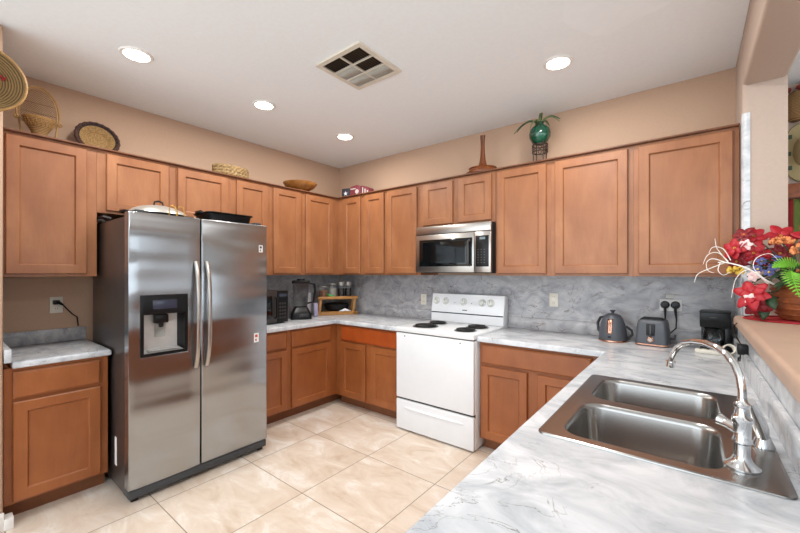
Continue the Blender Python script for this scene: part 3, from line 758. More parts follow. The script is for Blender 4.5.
bl = thing('blender', 'black blender with clear jug between microwave and bamboo shelf', 'blender', (.26, -.80, ZC+.0005), math.radians(55))
bl.scale = (1.08, 1.08, .98)
m = MB(); L = []
for z, a, b in ((0, .098, .098), (.01, .102, .102), (.06, .096, .092), (.10, .078, .075), (.125, .064, .062)): L.append(rrect(-a, a, -b-.01*(z < .1), b, .03, z, 5))
m.rings(L); mb_ = m.build('motor_base', 'black_plastic', bl, angle=40)
m = MB(); m.grid([[(-.065, -.1125, .028), (.065, -.1125, .028)], [(-.06, -.103, .062), (.06, -.103, .062)]]); m.build('control_panel', 'charcoal_dark', mb_, solid=.004)
m = MB(); m.lathe([(.018, 0), (.016, .014), (.0, .015)], (0, -.107, .045), 20, rot=R); m.build('dial', 'graphite_metal', mb_)
m = MB(); L = []
for z, a in ((.126, .058), (.17, .064), (.39, .082)): L.append(rrect(-a, a, -a, a, .02, z, 5))
m.rings(L, True, True, False); m.build('jug', 'smoke_glass', bl, angle=40)
m = MB(); L = []
for z, a in ((.388, .086), (.41, .088), (.42, .08)): L.append(rrect(-a, a, -a, a, .022, z, 5))
m.rings(L); m.lathe([(.04, .42), (.038, .438), (.0, .44)], n=20); m.build('lid', 'black_plastic', bl, angle=40)
MB().tube([(.08, 0, .385), (.135, 0, .38), (.142, 0, .30), (.125, 0, .18), (.062, 0, .165)], [.010, .012, .012, .011, .009], 10).build('jug_handle', 'black_plastic', bl)
MB().lathe([(.05, .125), (.054, .14)], n=20).build('blade_collar', 'black_matte', bl)

# bamboo two-tier shelf standing across the corner
sh = thing('bamboo_shelf', 'two tier bamboo countertop shelf across the corner', 'shelf', (.262, -.282, ZC+.0005), math.radians(58))
SW = .235
MB().box(-SW, SW, -.085, .085, .195, .212, .004).build('top_board', 'bamboo', sh)
MB().box(-SW, SW, -.085-.012, -.085, .185, .218, .003).build('front_rail', 'bamboo', sh)
MB().box(-SW, SW, -.085, .085, .022, .036, .003).build('lower_board', 'bamboo', sh)
for s in (-1, 1):
    for yy in (-.084, .062):
        m = MB(); x = s*(SW-.035)
        xb = x-s*.025 if s > 0 else x-.02
        m.prism([(xb-.014, 0), (xb+.014, 0), (x+.016, .195), (x-.012, .195)], 'y', yy, yy+.022, .002); m.build('leg', 'bamboo', sh)
MB().box(-SW-.015, -SW+.05, -.085, -.06, .0, .022, .002).box(-SW, SW, -.084, -.066, .0, .022, .002).build('bottom_rail', 'bamboo', sh)
def oncorner(lx, ly, z):
    c, s = math.cos(math.radians(58)), math.sin(math.radians(58))
    return (.262+lx*c-ly*s, -.282+lx*s+ly*c, z)
ZS = ZC+.0005+.2125
def jar(lx, ly, r, h, fill, label, lid='black_plastic', ly_=0):
    t = thing('glass_jar', label, 'jar', oncorner(lx, ly, ZS), math.radians(45), 'jars on the bamboo shelf')
    MB().lathe([(r*.92, 0), (r, .006), (r, h*.8), (r*.86, h*.86), (r*.86, h*.9)], n=28, cap1=False).build('jar_glass', 'clear_glass', t)
    if fill: MB().lathe([(r*.9, .005), (r*.93, .008), (r*.93, h*.62), (r*.5, h*.68), (0, h*.68)], n=24).build('contents', fill, t)
    MB().lathe([(r*.94, h*.88), (r*.95, h), (0, h+.003)], n=28).build('lid', lid, t)
    return t
jar(-.165, -.01, .05, .125, 'jar_tan', 'glass jar of tan snacks, leftmost on the bamboo shelf', 'lid_silver')
jar(-.055, .01, .052, .155, 'jar_cream', 'glass jar of cream contents, middle of the bamboo shelf', 'lid_silver')
sc_ = thing('scoop', 'green plastic scoop lying between the jars on the bamboo shelf', 'scoop', oncorner(-.10, -.066, ZS), math.radians(45))
MB().tube([(-.03, -.008, .035), (.0, -.008, .018), (.03, -.008, .010)], [.006, .009, .012], 8).ball((.04, -.008, .012), .0118, 2, (1.5, 1, .9)).build('scoop_body', 'spoon_green', sc_)
for lx, r_, h_, lb_ in ((.055, .038, .172, 'left of the two tall spice canisters on the bamboo shelf'), (.14, .038, .172, 'right of the two tall spice canisters on the bamboo shelf')):
    t = thing('canister', 'tall clear canister, '+lb_, 'canister', oncorner(lx, .02, ZS), 0, 'tall canisters on the bamboo shelf')
    MB().lathe([(r_, 0), (r_, h_*.75)], n=24, cap1=False).build('canister_glass', 'clear_glass', t)
    MB().lathe([(r_*.93, .002), (r_*.93, h_*.55), (0, h_*.56)], n=20).build('contents', 'graphite_metal', t)
    MB().lathe([(r_*1.03, h_*.75), (r_*1.03, h_), (0, h_+.002)], n=24).build('lid', 'lid_silver', t)
pot = thing('black_pot', 'black bowl on the lower tier of the bamboo shelf', 'bowl', oncorner(.0, .03, ZC+.0372), math.radians(45))
MB().lathe([(.045, 0), (.07, .02), (.082, .075), (.084, .08), (.08, .078), (.066, .024), (0, .010)], n=32, sx=1.9, sy=.8).build('bowl_body', 'black_plastic', pot)
MB().lathe([(.084, .081), (.07, .095), (.03, .106), (.0, .107)], n=32, sx=1.9, sy=.8).build('lid', 'black_plastic', pot)
pk = thing('snack_packet', 'white crumpled packet at the front of the lower shelf tier', 'packet', oncorner(.085, -.062, ZC+.037), math.radians(58))
m = MB(); rows = []
for i in range(9):
    row = []
    for j in range(5):
        x = -.07+i*.0175; y = -.018+j*.008; e = min(i, 8-i)/4*min(j, 4-j)/2
        row.append((x, y-.03*0, .004+.024*e+random.uniform(0, .008)))
    rows.append(row)
m.grid(rows); m.build('packet_body', 'paper_white', pk, loc=(0, -.0, 0), solid=.003)
bg_ = thing('paper_packet', 'lilac and white paper packet leaning against the bamboo shelf beside the blender', 'packet', (.245, -.585, ZC+.0005), math.radians(60))
bg_.scale = (.7, .8, .8)
m = MB(); rows = []
for i in range(7):
    row = []
    for j in range(4): row.append((-.035+.07*j/3, -.015+.03*i/6+random.uniform(-.003, .003), .0+.19*i/6))
    rows.append(row)
m.grid(rows); m.build('packet_body', 'paper_lilac', bg_, solid=.012)
pr = thing('paper_roll', 'white upright roll standing behind the blender and shelf', 'paper roll', (.075, -.57, ZC+.0005))
MB().lathe([(.018, .0), (.042, .0), (.042, .26), (.018, .26)], n=28, cap0=False, cap1=False).build('roll_sheet', 'paper_white', pr)
MB().lathe([(.018, .26), (.016, .26), (.016, .0), (.018, .0)], n=20, cap0=False, cap1=False).build('core', 'bamboo', pr)

# ------------------------------------------------------------------ things on top of the refrigerator
ZF = 1.746
sk2 = thing('covered_skillet', 'black electric skillet with domed silver lid on the refrigerator', 'skillet', (.62, -2.28, ZF), PI/2)
sk2.scale = (.84, .84, 1.0)
m = MB(); m.lathe([(.19, 0), (.215, .012), (.222, .055), (.23, .06), (.215, .062)], n=44, sx=1, sy=.72); m.build('pan', 'black_plastic', sk2)
lid = MB().lathe([(.222, .063), (.215, .070), (.19, .088), (.14, .108), (.07, .122), (.0, .126)], n=44, sx=1, sy=.72, cap1=False).build('lid', 'lid_silver', sk2)
MB().tube([(-.035, 0, .12), (-.03, 0, .148), (0, 0, .157), (.03, 0, .148), (.035, 0, .12)], .007, 10).build('lid_handle', 'black_plastic', lid)
for s in (-1, 1): MB().tube([(s*.20, -.05, .055), (s*.255, -.045, .06), (s*.265, 0, .06), (s*.255, .045, .06), (s*.20, .05, .055)], .009, 8).build('side_handle', 'black_plastic', sk2)
wk = thing('wire_stand', 'small gold wire plate stand on the refrigerator front edge', 'wire stand', (.86, -2.275, 1.7675), PI/2)
for x in (-.022, .028):
    MB().tube([(x, 0, .003), (x, 0, .05), (x+.006, 0, .072), (x+.02, .0, .078), (x+.034, 0, .07), (x+.04, 0, .045), (x+.042, -.01, .003)], .003, 7).build('hoop', 'gold_wire', wk)
MB().tube([(-.03, -.012, .0035), (.075, -.012, .0035)], .003, 7).build('rail', 'gold_wire', wk)
gr = thing('griddle', 'flat dark griddle pan at the left back of the refrigerator top', 'pan', (.27, -2.40, ZF), PI/2)
MB().box(-.125, .16, -.12, .14, .0, .012, .004).build('plate', 'black_matte', gr)
MB().tube([(-.10, -.13, .03), (-.14, -.13, .04), (-.14, .05, .04), (-.10, .05, .03), (-.10, .05, .01)], .008, 8).build('handle', 'graphite_metal', gr)
tr = thing('roasting_tray', 'long black roasting tray on the refrigerator right side', 'tray', (.67, -1.84, ZF), PI/2)
tr.scale = (.88, .88, 1.75)
m = MB(); m.rings([rrect(-.17, .17, -.13, .13, .03, .004, 5), rrect(-.17, .17, -.13, .13, .03, .0, 5), rrect(-.19, .19, -.15, .15, .04, .052, 5), rrect(-.205, .205, -.165, .165, .045, .056, 5), rrect(-.205, .205, -.165, .165, .045, .060, 5), rrect(-.188, .188, -.148, .148, .04, .058, 5), rrect(-.168, .168, -.128, .128, .03, .006, 5)]); m.build('tray_body', 'black_plastic', tr, angle=50)
for s in (-1, 1): MB().tube([(s*.2, -.05, .058), (s*.222, -.045, .062), (s*.222, .045, .062), (s*.2, .05, .058)], .006, 8).build('handle', 'black_plastic', tr)

# ------------------------------------------------------------------ decor on the cabinet tops
ZK = ZT+.0005
# peacock chair
pc = thing('peacock_chair', 'miniature wicker peacock chair on the cabinet at far left', 'ornament chair', (.17, -2.835, ZK), PI/2)
pc.scale = (.88, .88, .97)
def arch(rx, rz, zc, n=30, a0=-.22, a1=PI+.22): return [(rx*math.cos(a0+(a1-a0)*k/n), .0, zc+rz*math.sin(a0+(a1-a0)*k/n)) for k in range(n+1)]
m = MB(); m.tube(arch(.118, .185, .185), .007, 8); m.tube(arch(.105, .170, .185), .004, 6)
m.tube([(.113, 0, .14), (.12, -.01, .125), (.13, -.012, .135), (.126, -.005, .148)], .006, 8); m.tube([(-.113, 0, .14), (-.12, -.01, .125), (-.13, -.012, .135), (-.126, -.005, .148)], .006, 8)
plain('cane', '#9a7442', .5, var=.2, scale=50); plain('cane_dark', '#7d5c36', .6, var=.2, scale=50)
fr_ = m.build('back_frame', 'cane', pc)
m = MB()
def inside(x, z): return (x/.105)**2+((z-.185)/.170)**2 < 1 if z > .185 else abs(x) < .104 and z > .11
for d in (1, -1):
    for k in range(-20, 32):
        c = k*.015; seg = []
        for q in range(60):
            x = -.106+.212*q/59; z = .2+d*x*1.15+c-.06
            if inside(x, z): seg.append((x, .001*d, z))
            elif len(seg) > 1: m.tube([seg[0], seg[-1]], .0013, 4); seg = []
        if len(seg) > 1: m.tube([seg[0], seg[-1]], .0013, 4)
for z in (.19, .255): m.tube([(-.10 if z < .25 else -.095, -.002, z), (.10 if z < .25 else .095, -.002, z)], .0028, 6)
m.build('lattice', 'cane_dark', fr_)
for s in (-1, 1): MB().tube([(s*.11, 0, .15), (s*.098, 0, .07), (s*.088, 0, .0)], .006, 8).build('leg', 'cane', pc)
MB().lathe([(.050, 0), (.053, .008), (.042, .03), (.046, .05), (.066, .085), (.088, .122), (.092, .142), (.086, .142), (.06, .11), (.0, .10)], (0, -.03, 0), 36, sy=.8).build('seat', 'wicker', pc)
MB().lathe([(.090, .134), (.096, .142), (.091, .149), (.084, .142)], (0, -.03, 0), 36, sy=.8, cap0=False, cap1=False).build('seat_rim', 'cane', pc)
m = MB()
for k in range(22):
    a = 2*PI*k/22
    for sg in (-1, 1):
        b = a+sg*.16
        m.tube([(.070*math.cos(a), -.03+.056*math.sin(a), .088), (.0915*math.cos(b), -.03+.0735*math.sin(b), .128)], .002, 4)
m.build('seat_lattice', 'cane', pc)
# hat-like basket leaning on the wall
sb = thing('shallow_basket', 'round shallow basket with purple rim leaning on the wall', 'basket', (.135, -2.515, ZK+.003), PI/2)
RT = Matrix.Translation((0, 0, .112)) @ Matrix.Rotation(math.radians(70), 4, 'X')
o = MB().lathe([(.0, -.035), (.058, -.035), (.064, -.028), (.075, -.020), (.118, .0), (.114, .006), (.075, -.013), (.06, -.026), (.0, -.029)], n=44, cap0=False, cap1=False).build('bowl', 'straw', sb); o.matrix_local = RT
m = MB(); pts = []
for k in range(44): a = 2*PI*k/44; rr = .124+.004*(k % 2); pts.append((rr*math.cos(a), rr*math.sin(a), .004))
m.tube(pts, .010, 7, True); o = m.build('rim', 'purple_rim', sb); o.matrix_local = RT
m = MB(); m.lathe([(.100, -.006), (.112, .0045), (.114, .008), (.098, -.0035)], n=44, cap0=False, cap1=False); o = m.build('rim_band', 'purple_rim', sb); o.matrix_local = RT
m = MB(); m.lathe([(.052, -.029), (.056, -.024), (.060, -.0245)], n=36, cap0=False, cap1=False); o = m.build('centre_ring', 'wicker', sb); o.matrix_local = RT
# braided basket
rb = thing('rope_basket', 'low braided rope basket on the cabinets over the refrigerator', 'basket', (.245, -1.565, ZK), PI/2)
rb.scale = (1.08, 1, 1.35)
m = MB()
for lv in range(3):
    for ph in (0, PI):
        pts = []
        for k in range(72):
            a = 2*PI*k/72; w_ = 12*a+ph+lv
            rr = 1+.045*math.cos(w_); pts.append((.140*rr*math.cos(a), .085*rr*math.sin(a), .014+lv*.021+.007*math.sin(w_)))
        m.tube(pts, .0105, 6, True)
m.build('braid', 'rope', rb)
MB().lathe([(.125, .003), (.125, .008)], n=36, sy=.6).build('base', 'rope', rb)
# wooden bowl
wb = thing('wooden_bowl', 'wide wooden bowl on the cabinet left of the corner', 'bowl', (.235, -.79, ZK), PI/2)
MB().lathe([(.075, 0), (.085, .006), (.085, .012), (.15, .05), (.178, .085), (.180, .092), (.172, .090), (.14, .056), (.08, .022), (0, .018)], n=44).build('bowl_body', 'bowl_wood', wb)
# boxes
b1 = thing('black_tin', 'small black box with pale star in the cabinet top corner', 'box', (.375, -.215, ZK), math.radians(10))
MB().box(-.055, .055, -.04, .04, 0, .115, .003).build('carton', 'book_dark', b1)
m = MB(); pts = []
for k in range(10): a = PI/2+2*PI*k/10; r_ = .03 if k % 2 == 0 else .012; pts.append((.0+r_*math.cos(a), .055+r_*math.sin(a)))
m.prism(pts, 'y', -.042, -.0402); m.build('star_print', 'paper_white', b1)
b2 = thing('red_box', 'dull red box with white spot lying on the corner cabinets', 'box', (.535, -.205, ZK), math.radians(4))
m = MB(); m.prism([(-.085, 0), (.085, 0), (.078, .115), (.03, .132), (-.075, .118)], 'y', -.05, .05, .004); m.build('carton', 'box_red', b2)
m = MB(); m.prism([(.03+.026*math.cos(2*PI*k/20), .055+.026*math.sin(2*PI*k/20)) for k in range(20)], 'y', -.052, -.0502); m.build('spot_print', 'box_cream', b2)
m = MB(); m.box(-.07, .01, -.0515, -.0502, .085, .097); m.build('band_print', 'box_cream', b2)
b3 = thing('striped_box', 'small cream and dark striped box beside the red box', 'box', (.685, -.2, ZK), math.radians(-6))
m = MB(); m.prism([(-.055, 0), (.075, 0), (.06, .075), (-.055, .12)], 'y', -.04, .04, .003); m.build('carton', 'box_red', b3)
m = MB()
for k in range(3): m.box(-.05+k*.042, -.028+k*.042, -.0415, -.0402, .012, .095-k*.022)
m.build('stripe_print', 'box_cream', b3)
# turned wooden vase on a disc
bv = thing('wooden_bud_vase', 'tall narrow brown wooden vase on a round dish', 'vase', (2.10, -.185, ZK))
MB().lathe([(.13, 0), (.15, .006), (.154, .02), (.13, .03), (.120, .05), (.128, .062), (.118, .066), (.0, .066)], n=40).build('dish', 'dark_turned_wood', bv)
MB().lathe([(.050, .067), (.052, .075), (.036, .10), (.027, .14), (.021, .20), (.018, .26), (.019, .32), (.024, .362), (.020, .362), (.012, .30), (0, .29)], n=32).build('vase_neck', 'dark_turned_wood', bv)
# green glass vase with plant on an iron stand
gv = thing('vase_stand', 'small dark iron three legged stand under the green vase', 'stand', (2.612, -.2, ZK))
for k in range(4):
    a = PI/4+k*PI/2; MB().tube([(.056*math.cos(a), .056*math.sin(a), 0), (.056*math.cos(a), .056*math.sin(a), .165), (.062*math.cos(a), .062*math.sin(a), .185)], .0045, 7).build('leg', 'iron_brown', gv)
gv['label'] = 'small dark iron four legged stand under the green vase'
m = MB()
for z in (.105, .160): m.tube([(.058*math.cos(2*PI*k/28), .058*math.sin(2*PI*k/28), z) for k in range(28)], .0045, 6, True)
m.build('hoop', 'iron_brown', gv)
m = MB()
for k in range(10):
    a0 = 2*PI*k/10; pts = []
    for q in range(13): b = 2*PI*q/12; pts.append((.058*math.cos(a0+.22*math.cos(b)), .058*math.sin(a0+.22*math.cos(b)), .1325+.022*math.sin(b)))
    m.tube(pts, .0025, 5)
m.build('scrollwork', 'iron_brown', gv)
pl = thing('green_vase_plant', 'round green glass vase with spiky trailing plant', 'plant', (2.612, -.2, ZK+.1705))
MB().lathe([(.035, .0), (.06, .018), (.080, .055), (.084, .085), (.076, .118), (.055, .142), (.034, .152), (.030, .168), (.034, .175), (.028, .174), (.024, .16), (.0, .15)], n=40).build('vase', 'green_glass', pl)
def leaf_strip(m, base, ang, length, up, droop, wd, n=9):
    rows = []
    for k in range(n+1):
        u = k/n; d = length*u; z = up*math.sin(min(1, u*1.25)*PI/2)-droop*u*u
        cx, cy = base[0]+d*math.cos(ang), base[1]+d*math.sin(ang); w_ = wd*(math.sin(PI*min(1, .18+u*.82))**.7)*(1 if u < .98 else .1)
        px, py = -math.sin(ang)*w_, math.cos(ang)*w_
        rows.append([(cx-px, cy-py, base[2]+z+.004), (cx, cy, base[2]+z-.003), (cx+px, cy+py, base[2]+z+.004)])
    m.grid(rows)
for k, (a, ln, up, dr_) in enumerate(((PI, .16, .075, .09), (PI*.92, .13, .07, .03), (.05, .13, .07, .06), (-.35, .15, .06, .09), (-PI*.5, .06, .05, .17), (-PI*.62, .10, .06, .12), (-2.6, .17, .06, .12), (1.2, .1, .06, .05), (2.2, .1, .07, .05), (-1.1, .08, .07, .02))):
    m = MB(); leaf_strip(m, (0, 0, .165), a, ln*1.2, up, dr_*1.1, .014); m.build('leaf', 'leaf_mid' if k % 2 else 'leaf_green', pl, solid=.002)
# coiled basket hat hung on the end of the stub wall
hb = thing('hanging_basket', 'large coiled straw basket hung high on the wall end at left', 'basket', (.70, -3.125, 2.40))
def hatprof(): return [(.0, .055), (.06, .053), (.10, .045), (.135, .025), (.155, .0)]
RX = Matrix.Rotation(PI/2, 4, 'Y')
m = MB(); m.lathe([(.002, .0), (.09, .004), (.14, .02), (.168, .045)], n=48, cap0=False, cap1=False)
o = m.build('coil_body', 'coiled_straw', hb, solid=.01)
# wave rings follow the local x axis once turned
for vtx in o.data.vertices: x, y, z = vtx.co; vtx.co = (z, y, -x)
m = MB(); m.tube([(.047, .170*math.cos(2*PI*k/48), .170*math.sin(2*PI*k/48)) for k in range(48)], .006, 8, True); m.build('rim', 'cane', hb)
m = MB()
for (yy, zz) in ((.075, .035), (.085, .022), (.066, .042), (.09, .03)): m.box(.012, .022, yy-.006, yy+.006, zz-.005, zz+.005)
m.build('red_stitch', 'cloth_red', hb)

# ------------------------------------------------------------------ red mat and flower basket on the ledge
mt = thing('place_mat', 'red woven mat under the flower basket on the ledge', 'mat', (4.04, -.60, 1.1555))
m = MB(); m.lathe([(.24, 0), (.245, .003), (.24, .006), (.0, .006)], n=56, sy=.72); m.build('mat_body', 'red_mat', mt)
m = MB()
for rr in (.236, .20): m.tube([(rr*math.cos(2*PI*k/56), .72*rr*math.sin(2*PI*k/56), .0065) for k in range(56)], .004, 6, True)
m.build('mat_braid', 'petal_dark', mt)
fl = thing('flower_basket', 'brown basket of red poinsettias, ferns and orange mums', 'flower arrangement', (4.06, -.60, 1.163))
B = Vector((4.06, -.60, 1.163))
m = MB(); m.lathe([(.11, 0), (.125, .004), (.150, .06), (.158, .12), (.155, .165), (.163, .172), (.155, .176), (.14, .16), (.0, .15)], n=44, sy=.95); m.build('basket', 'basket_brown', fl)
m = MB()
for z, rr in ((.03, .140), (.06, .152), (.09, .157), (.12, .160), (.15, .159)): m.tube([(rr*math.cos(2*PI*k/44), .95*rr*math.sin(2*PI*k/44), z) for k in range(44)], .005, 6, True)
m.build('basket_band', 'basket_brown', fl)
def frame(n):
    n = Vector(n).normalized(); a = n.orthogonal().normalized(); return a, n.cross(a), n
def petals(m, c, n, cnt, ln, wd, cup, ph=0, jit=.15):
    a, b, nn = frame(n)
    for k in range(cnt):
        th = ph+2*PI*k/cnt+random.uniform(-jit, jit); d = a*math.cos(th)+b*math.sin(th); s = nn.cross(d)
        L_ = ln*random.uniform(.85, 1.1); rows = []
        cu = cup+random.uniform(-.2, .2)
        for q in range(7):
            u = q/6; w_ = wd*math.sin(PI*(u*.92+.04))**.8*(1-.25*u)+.0006
            p = Vector(c)+d*(L_*u)+nn*(cu*L_*u*(1-u*.9))
            rows.append([p-s*w_+nn*w_*.25, p, p+s*w_+nn*w_*.25])
        m.grid(rows)
def stem(c): 
    return MB().tube([Vector((c[0]*.25, c[1]*.25, .14)), Vector(c)*.6+Vector((0, 0, .07)), Vector(c)], .003, 6)
def W_(x, y, z): return Vector((x, y, z))-B
cream = Vector(cam.location)
def poinsettia(p, face, size, mat='petal_red', core='flower_yellow'):
    c = W_(*p)
    m = MB(); petals(m, c, face, 6, size, size*.34, .35); petals(m, c+Vector(face).normalized()*.006, face, 5, size*.68, size*.26, .5, .5)
    f = m.build('poinsettia', mat, fl, solid=.0012)
    m = MB(); a, b, nn = frame(face)
    for k in range(6): m.ball(c+nn*.008+a*.005*math.cos(k)+b*.005*math.sin(k), .0026, 1)
    m.build('flower_centre', core, f)
    stem(c).build('stem', 'leaf_green', f)
VC = (-.1, -1, .15)
for p, face, s, mt_ in (((3.765, -.64, 1.525), (-.6, -.9, .3), .062, 'petal_red'), ((3.80, -.60, 1.595), (-.4, -.8, .7), .055, 'petal_dark'), ((3.838, -.60, 1.585), (.1, -1, .35), .062, 'petal_red'), ((3.835, -.63, 1.50), (-.1, -1, -.1), .06, 'petal_red'),
                        ((3.775, -.62, 1.46), (-.5, -1, -.3), .055, 'petal_dark'), ((3.87, -.61, 1.475), (.2, -1, .2), .055, 'petal_red'), ((3.945, -.54, 1.585), (.1, -1, .5), .072, 'petal_red'), ((3.935, -.58, 1.495), (.2, -1, .2), .058, 'petal_dark'),
                        ((3.825, -.72, 1.285), (-.5, -1, .5), .082, 'petal_red'), ((3.84, -.71, 1.235), (-.2, -1, -.2), .070, 'petal_dark'), ((4.05, -.55, 1.57), (.2, -1, .4), .07, 'petal_red')):
    poinsettia(p, face, s, mt_)
for p, n in (((3.805, -.66, 1.54), 5), ((3.83, -.70, 1.38), 6), ((3.815, -.735, 1.265), 5)):
    m = MB(); petals(m, W_(*p), (-.3, -1, .1), n, .03, .012, .4); m.build('pale_blossom', 'petal_pink', fl, solid=.001)
def mum(p, rx, rz):
    c = W_(*p); m = MB()
    for k in range(46):
        th = random.uniform(0, 2*PI); u = random.uniform(-.5, 1)
        q = Vector((rx*math.cos(th)*math.sqrt(1-u*u), rx*.7*math.sin(th)*math.sqrt(1-u*u), rz*u))
        m.ball(c+q, random.uniform(.006, .010), 1)
    f = m.build('orange_mum', 'mum_orange', fl); stem(c-Vector((0, 0, .01))).build('stem', 'leaf_green', f)
mum((3.94, -.63, 1.555), .042, .018); mum((4.0, -.68, 1.505), .035, .03); mum((4.02, -.69, 1.41), .035, .03); mum((4.1, -.62, 1.5), .045, .03)
m = MB()
for k in range(24): m.ball(W_(3.765+random.uniform(-.03, .03), -.66+random.uniform(-.015, .015), 1.41+random.uniform(-.018, .018)), .009, 1)
m.build('yellow_blossom', 'flower_yellow', fl)
for p in ((3.845, -.69, 1.415), (3.862, -.67, 1.455), (3.885, -.69, 1.40), (3.92, -.66, 1.465), (3.90, -.69, 1.425)):
    m = MB(); petals(m, W_(*p), (0, -1, .2), 9, .022, .006, .2); f = m.build('blue_daisy', 'flower_blue', fl, solid=.001)
    MB().ball(W_(*p)+Vector((0, -.004, 0)), .006, 1).build('flower_centre', 'flower_yellow', f)
# fern fronds
def frond(p0, p1, p2, wd, mat='fern_green', n=15):
    m = MB(); p0, p1, p2 = W_(*p0), W_(*p1), W_(*p2); P = []
    for k in range(n+1): u = k/n; P.append(p0*(1-u)**2+p1*2*u*(1-u)+p2*u*u)
    m.tube(P, .0018, 5)
    for k in range(1, n):
        u = k/n; t = (P[k+1]-P[k-1]).normalized(); s = t.cross(Vector((0, -1, .1))).normalized(); L_ = wd*math.sin(PI*(.12+.86*u))**.8
        for sg in (-1, 1):
            d = (s*sg+t*.45).normalized(); e = t*.0048; q = P[k]
            m.grid([[q-e, q+e], [q+d*L_*.6-e*.8, q+d*L_*.6+e*.8], [q+d*L_-e*.1, q+d*L_+e*.1]])
    m.build('fern_frond', mat, fl, solid=.0008)
frond((3.96, -.74, 1.40), (3.935, -.81, 1.43), (3.968, -.83, 1.285), .045)
frond((3.99, -.70, 1.42), (3.93, -.78, 1.47), (3.885, -.80, 1.42), .03)
frond((4.05, -.72, 1.4), (4.08, -.8, 1.45), (4.1, -.85, 1.33), .045)
frond((4.08, -.5, 1.4), (4.2, -.4, 1.5), (4.28, -.38, 1.35), .04)
# leaves
for k in range(52):
    m = MB(); th = random.uniform(0, 2*PI); rr = random.uniform(.06, .17); p = Vector((rr*math.cos(th)-.03, rr*math.sin(th)*.9, .2+random.uniform(-.03, .13)))
    d = (Vector((p.x, p.y, random.uniform(-.1, .12)))).normalized(); s = d.cross(Vector((0, 0, 1))).normalized(); ln = random.uniform(.06, .10); rows = []
    for q in range(6):
        u = q/5; w_ = .018*math.sin(PI*(u*.9+.06)); c = p+d*ln*u+Vector((0, 0, -.03*u*u)); rows.append([c-s*w_, c-Vector((0, 0, .004)), c+s*w_])
    m.grid(rows); m.build('leaf', 'leaf_green', fl, solid=.001)
for p, d in (((3.87, -.70, 1.25), (-.1, -.3, -1)), ((3.875, -.72, 1.30), (.3, -.4, -1)), ((3.86, -.70, 1.34), (-.3, -.3, -.8))):
    m = MB(); p = W_(*p); d = Vector(d).normalized(); s = d.cross(Vector((0, 1, 0))).normalized(); rows = []
    for q in range(6): u = q/5; w_ = .022*math.sin(PI*(u*.9+.06)); c = p+d*.09*u; rows.append([c-s*w_, c+Vector((0, -.004, 0)), c+s*w_])
    m.grid(rows); m.build('leaf', 'leaf_green', fl, solid=.001)
# white curly twigs
def twig(pts, r=.0024):
    P = [W_(*p) for p in pts]; out = []
    for i in range(len(P)-1):
        a = P[max(i-1, 0)]; b, c, d = P[i], P[i+1], P[min(i+2, len(P)-1)]
        for k in range(6):
            t = k/6; out.append(.5*((2*b)+(c-a)*t+(2*a-5*b+4*c-d)*t*t+(3*b-a-3*c+d)*t**3))
    out.append(P[-1]); m = MB(); m.tube(out, [r*(1-.55*i/len(out)) for i in range(len(out))], 6); m.build('white_twig', 'twig_white', fl)
twig([(3.90, -.70, 1.34), (3.869, -.74, 1.36), (3.80, -.75, 1.42), (3.72, -.75, 1.45), (3.69, -.75, 1.45)], .0055)
twig([(3.72, -.75, 1.45), (3.66, -.75, 1.42), (3.61, -.75, 1.39), (3.594, -.75, 1.345)])
twig([(3.73, -.75, 1.45), (3.70, -.74, 1.50), (3.685, -.74, 1.53), (3.679, -.74, 1.575)])
twig([(3.72, -.75, 1.45), (3.67, -.75, 1.47), (3.645, -.75, 1.45), (3.65, -.75, 1.41), (3.675, -.75, 1.395)])
twig([(3.73, -.75, 1.455), (3.69, -.76, 1.50), (3.65, -.76, 1.49), (3.63, -.76, 1.44)])
twig([(3.74, -.75, 1.46), (3.71, -.75, 1.52), (3.67, -.74, 1.53), (3.655, -.74, 1.50)])
twig([(3.70, -.75, 1.45), (3.69, -.77, 1.41), (3.71, -.77, 1.385), (3.735, -.77, 1.40)])
twig([(3.88, -.72, 1.34), (3.81, -.75, 1.41), (3.76, -.76, 1.37), (3.741, -.77, 1.27)])
twig([(3.87, -.73, 1.36), (3.825, -.75, 1.42), (3.835, -.75, 1.47), (3.88, -.75, 1.49), (3.91, -.74, 1.46)])
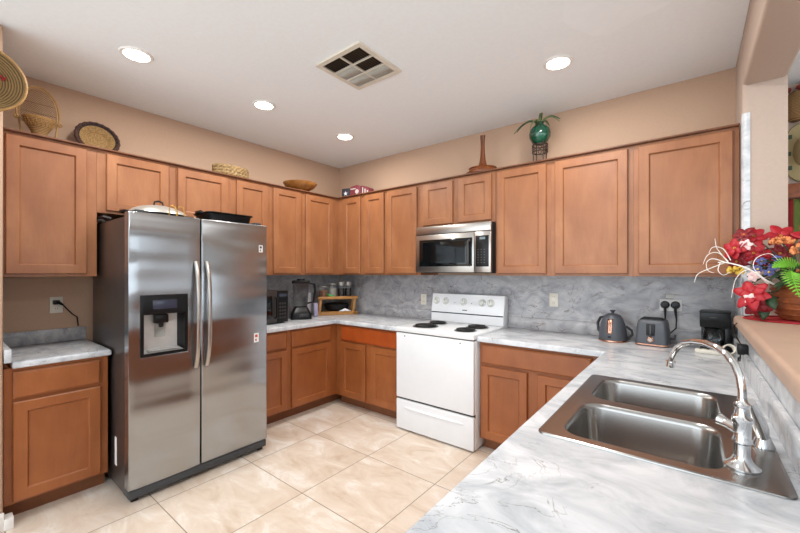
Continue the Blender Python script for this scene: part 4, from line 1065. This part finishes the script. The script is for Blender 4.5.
# ribbed pot behind the flowers
rp = thing('ribbed_pot', 'tall ribbed tan pot behind the flower basket on the ledge', 'pot', (4.12, -.435, 1.1635))
m = MB(); L = []
for z, r_ in ((0, .04), (.05, .055), (.2, .07), (.36, .066), (.42, .05), (.44, .055)):
    L.append([((r_+.004*math.cos(14*2*PI*k/56))*math.cos(2*PI*k/56), .0+(r_+.004*math.cos(14*2*PI*k/56))*math.sin(2*PI*k/56), z) for k in range(56)])
m.rings(L); m.build('pot_body', 'ribbed_pot', rp)
rp.location = (4.085, -.335, 1.1555)

# ------------------------------------------------------------------ dining side, glimpsed past the pillar
dw = YD-.002
wr = thing('woven_hanging', 'red, green and gold striped cloth hanging on the dining wall', 'wall hanging', (4.21, dw, 1.40))
for k, mt_ in enumerate(('cloth_red', 'cloth_green', 'cloth_gold', 'cloth_red')):
    m = MB(); rows = []
    for i in range(13): rows.append([(-.13+k*.07+.07*j/4, -.02-.012*math.cos(j/4*2*PI), .02+.5*i/12) for j in range(5)])
    m.grid(rows); m.build('stripe', mt_, wr, solid=.004)
MB().cyl((-.15, -.022, .53), (.17, -.022, .53), .012, n=12).build('rod', 'sconce_brown', wr)
MB().box(-.14, .16, -.035, -.005, .53, .63, .004).build('fringe_board', 'basket_brown', wr)
sm = thing('wall_sombrero', 'cream straw hat with green marks hung on the dining wall', 'hat', (4.20, dw, 2.25), 0)
RH = Matrix.Rotation(PI/2, 4, 'X')
o = MB().lathe([(.21, .004), (.20, .0), (.10, .012), (.085, .08), (.05, .11), (.0, .115)], n=40, cap0=False, cap1=False, sx=.5).build('brim', 'hat_cream', sm, solid=.006); o.matrix_local = Matrix.Translation((0, -.01, 0)) @ RH
m = MB()
for zz in (-.12, -.02, .1): m.box(-.085, -.055, -.022, -.014, zz, zz+.03)
m.build('motif', 'leaf_green', sm)
sn = thing('wall_lantern', 'brown woven lantern high on the dining wall', 'lantern', (4.16, dw, 2.46))
MB().lathe([(.03, 0), (.055, .02), (.06, .16), (.035, .2)], (0, -.065, 0), 24).build('shade', 'wicker', sn)
MB().box(-.02, .02, -.065, -.001, .19, .215, .003).build('bracket', 'sconce_brown', sn)
vl = thing('red_garland', 'dark red and green garland above the lantern on the dining wall', 'garland', (4.20, dw-.05, 2.70))
m = MB()
for k in range(50): m.ball((random.uniform(-.11, .3), random.uniform(-.04, .04), random.uniform(-.07, .015)), random.uniform(.012, .024), 1)
m.build('garland_body', 'hat_red', vl)
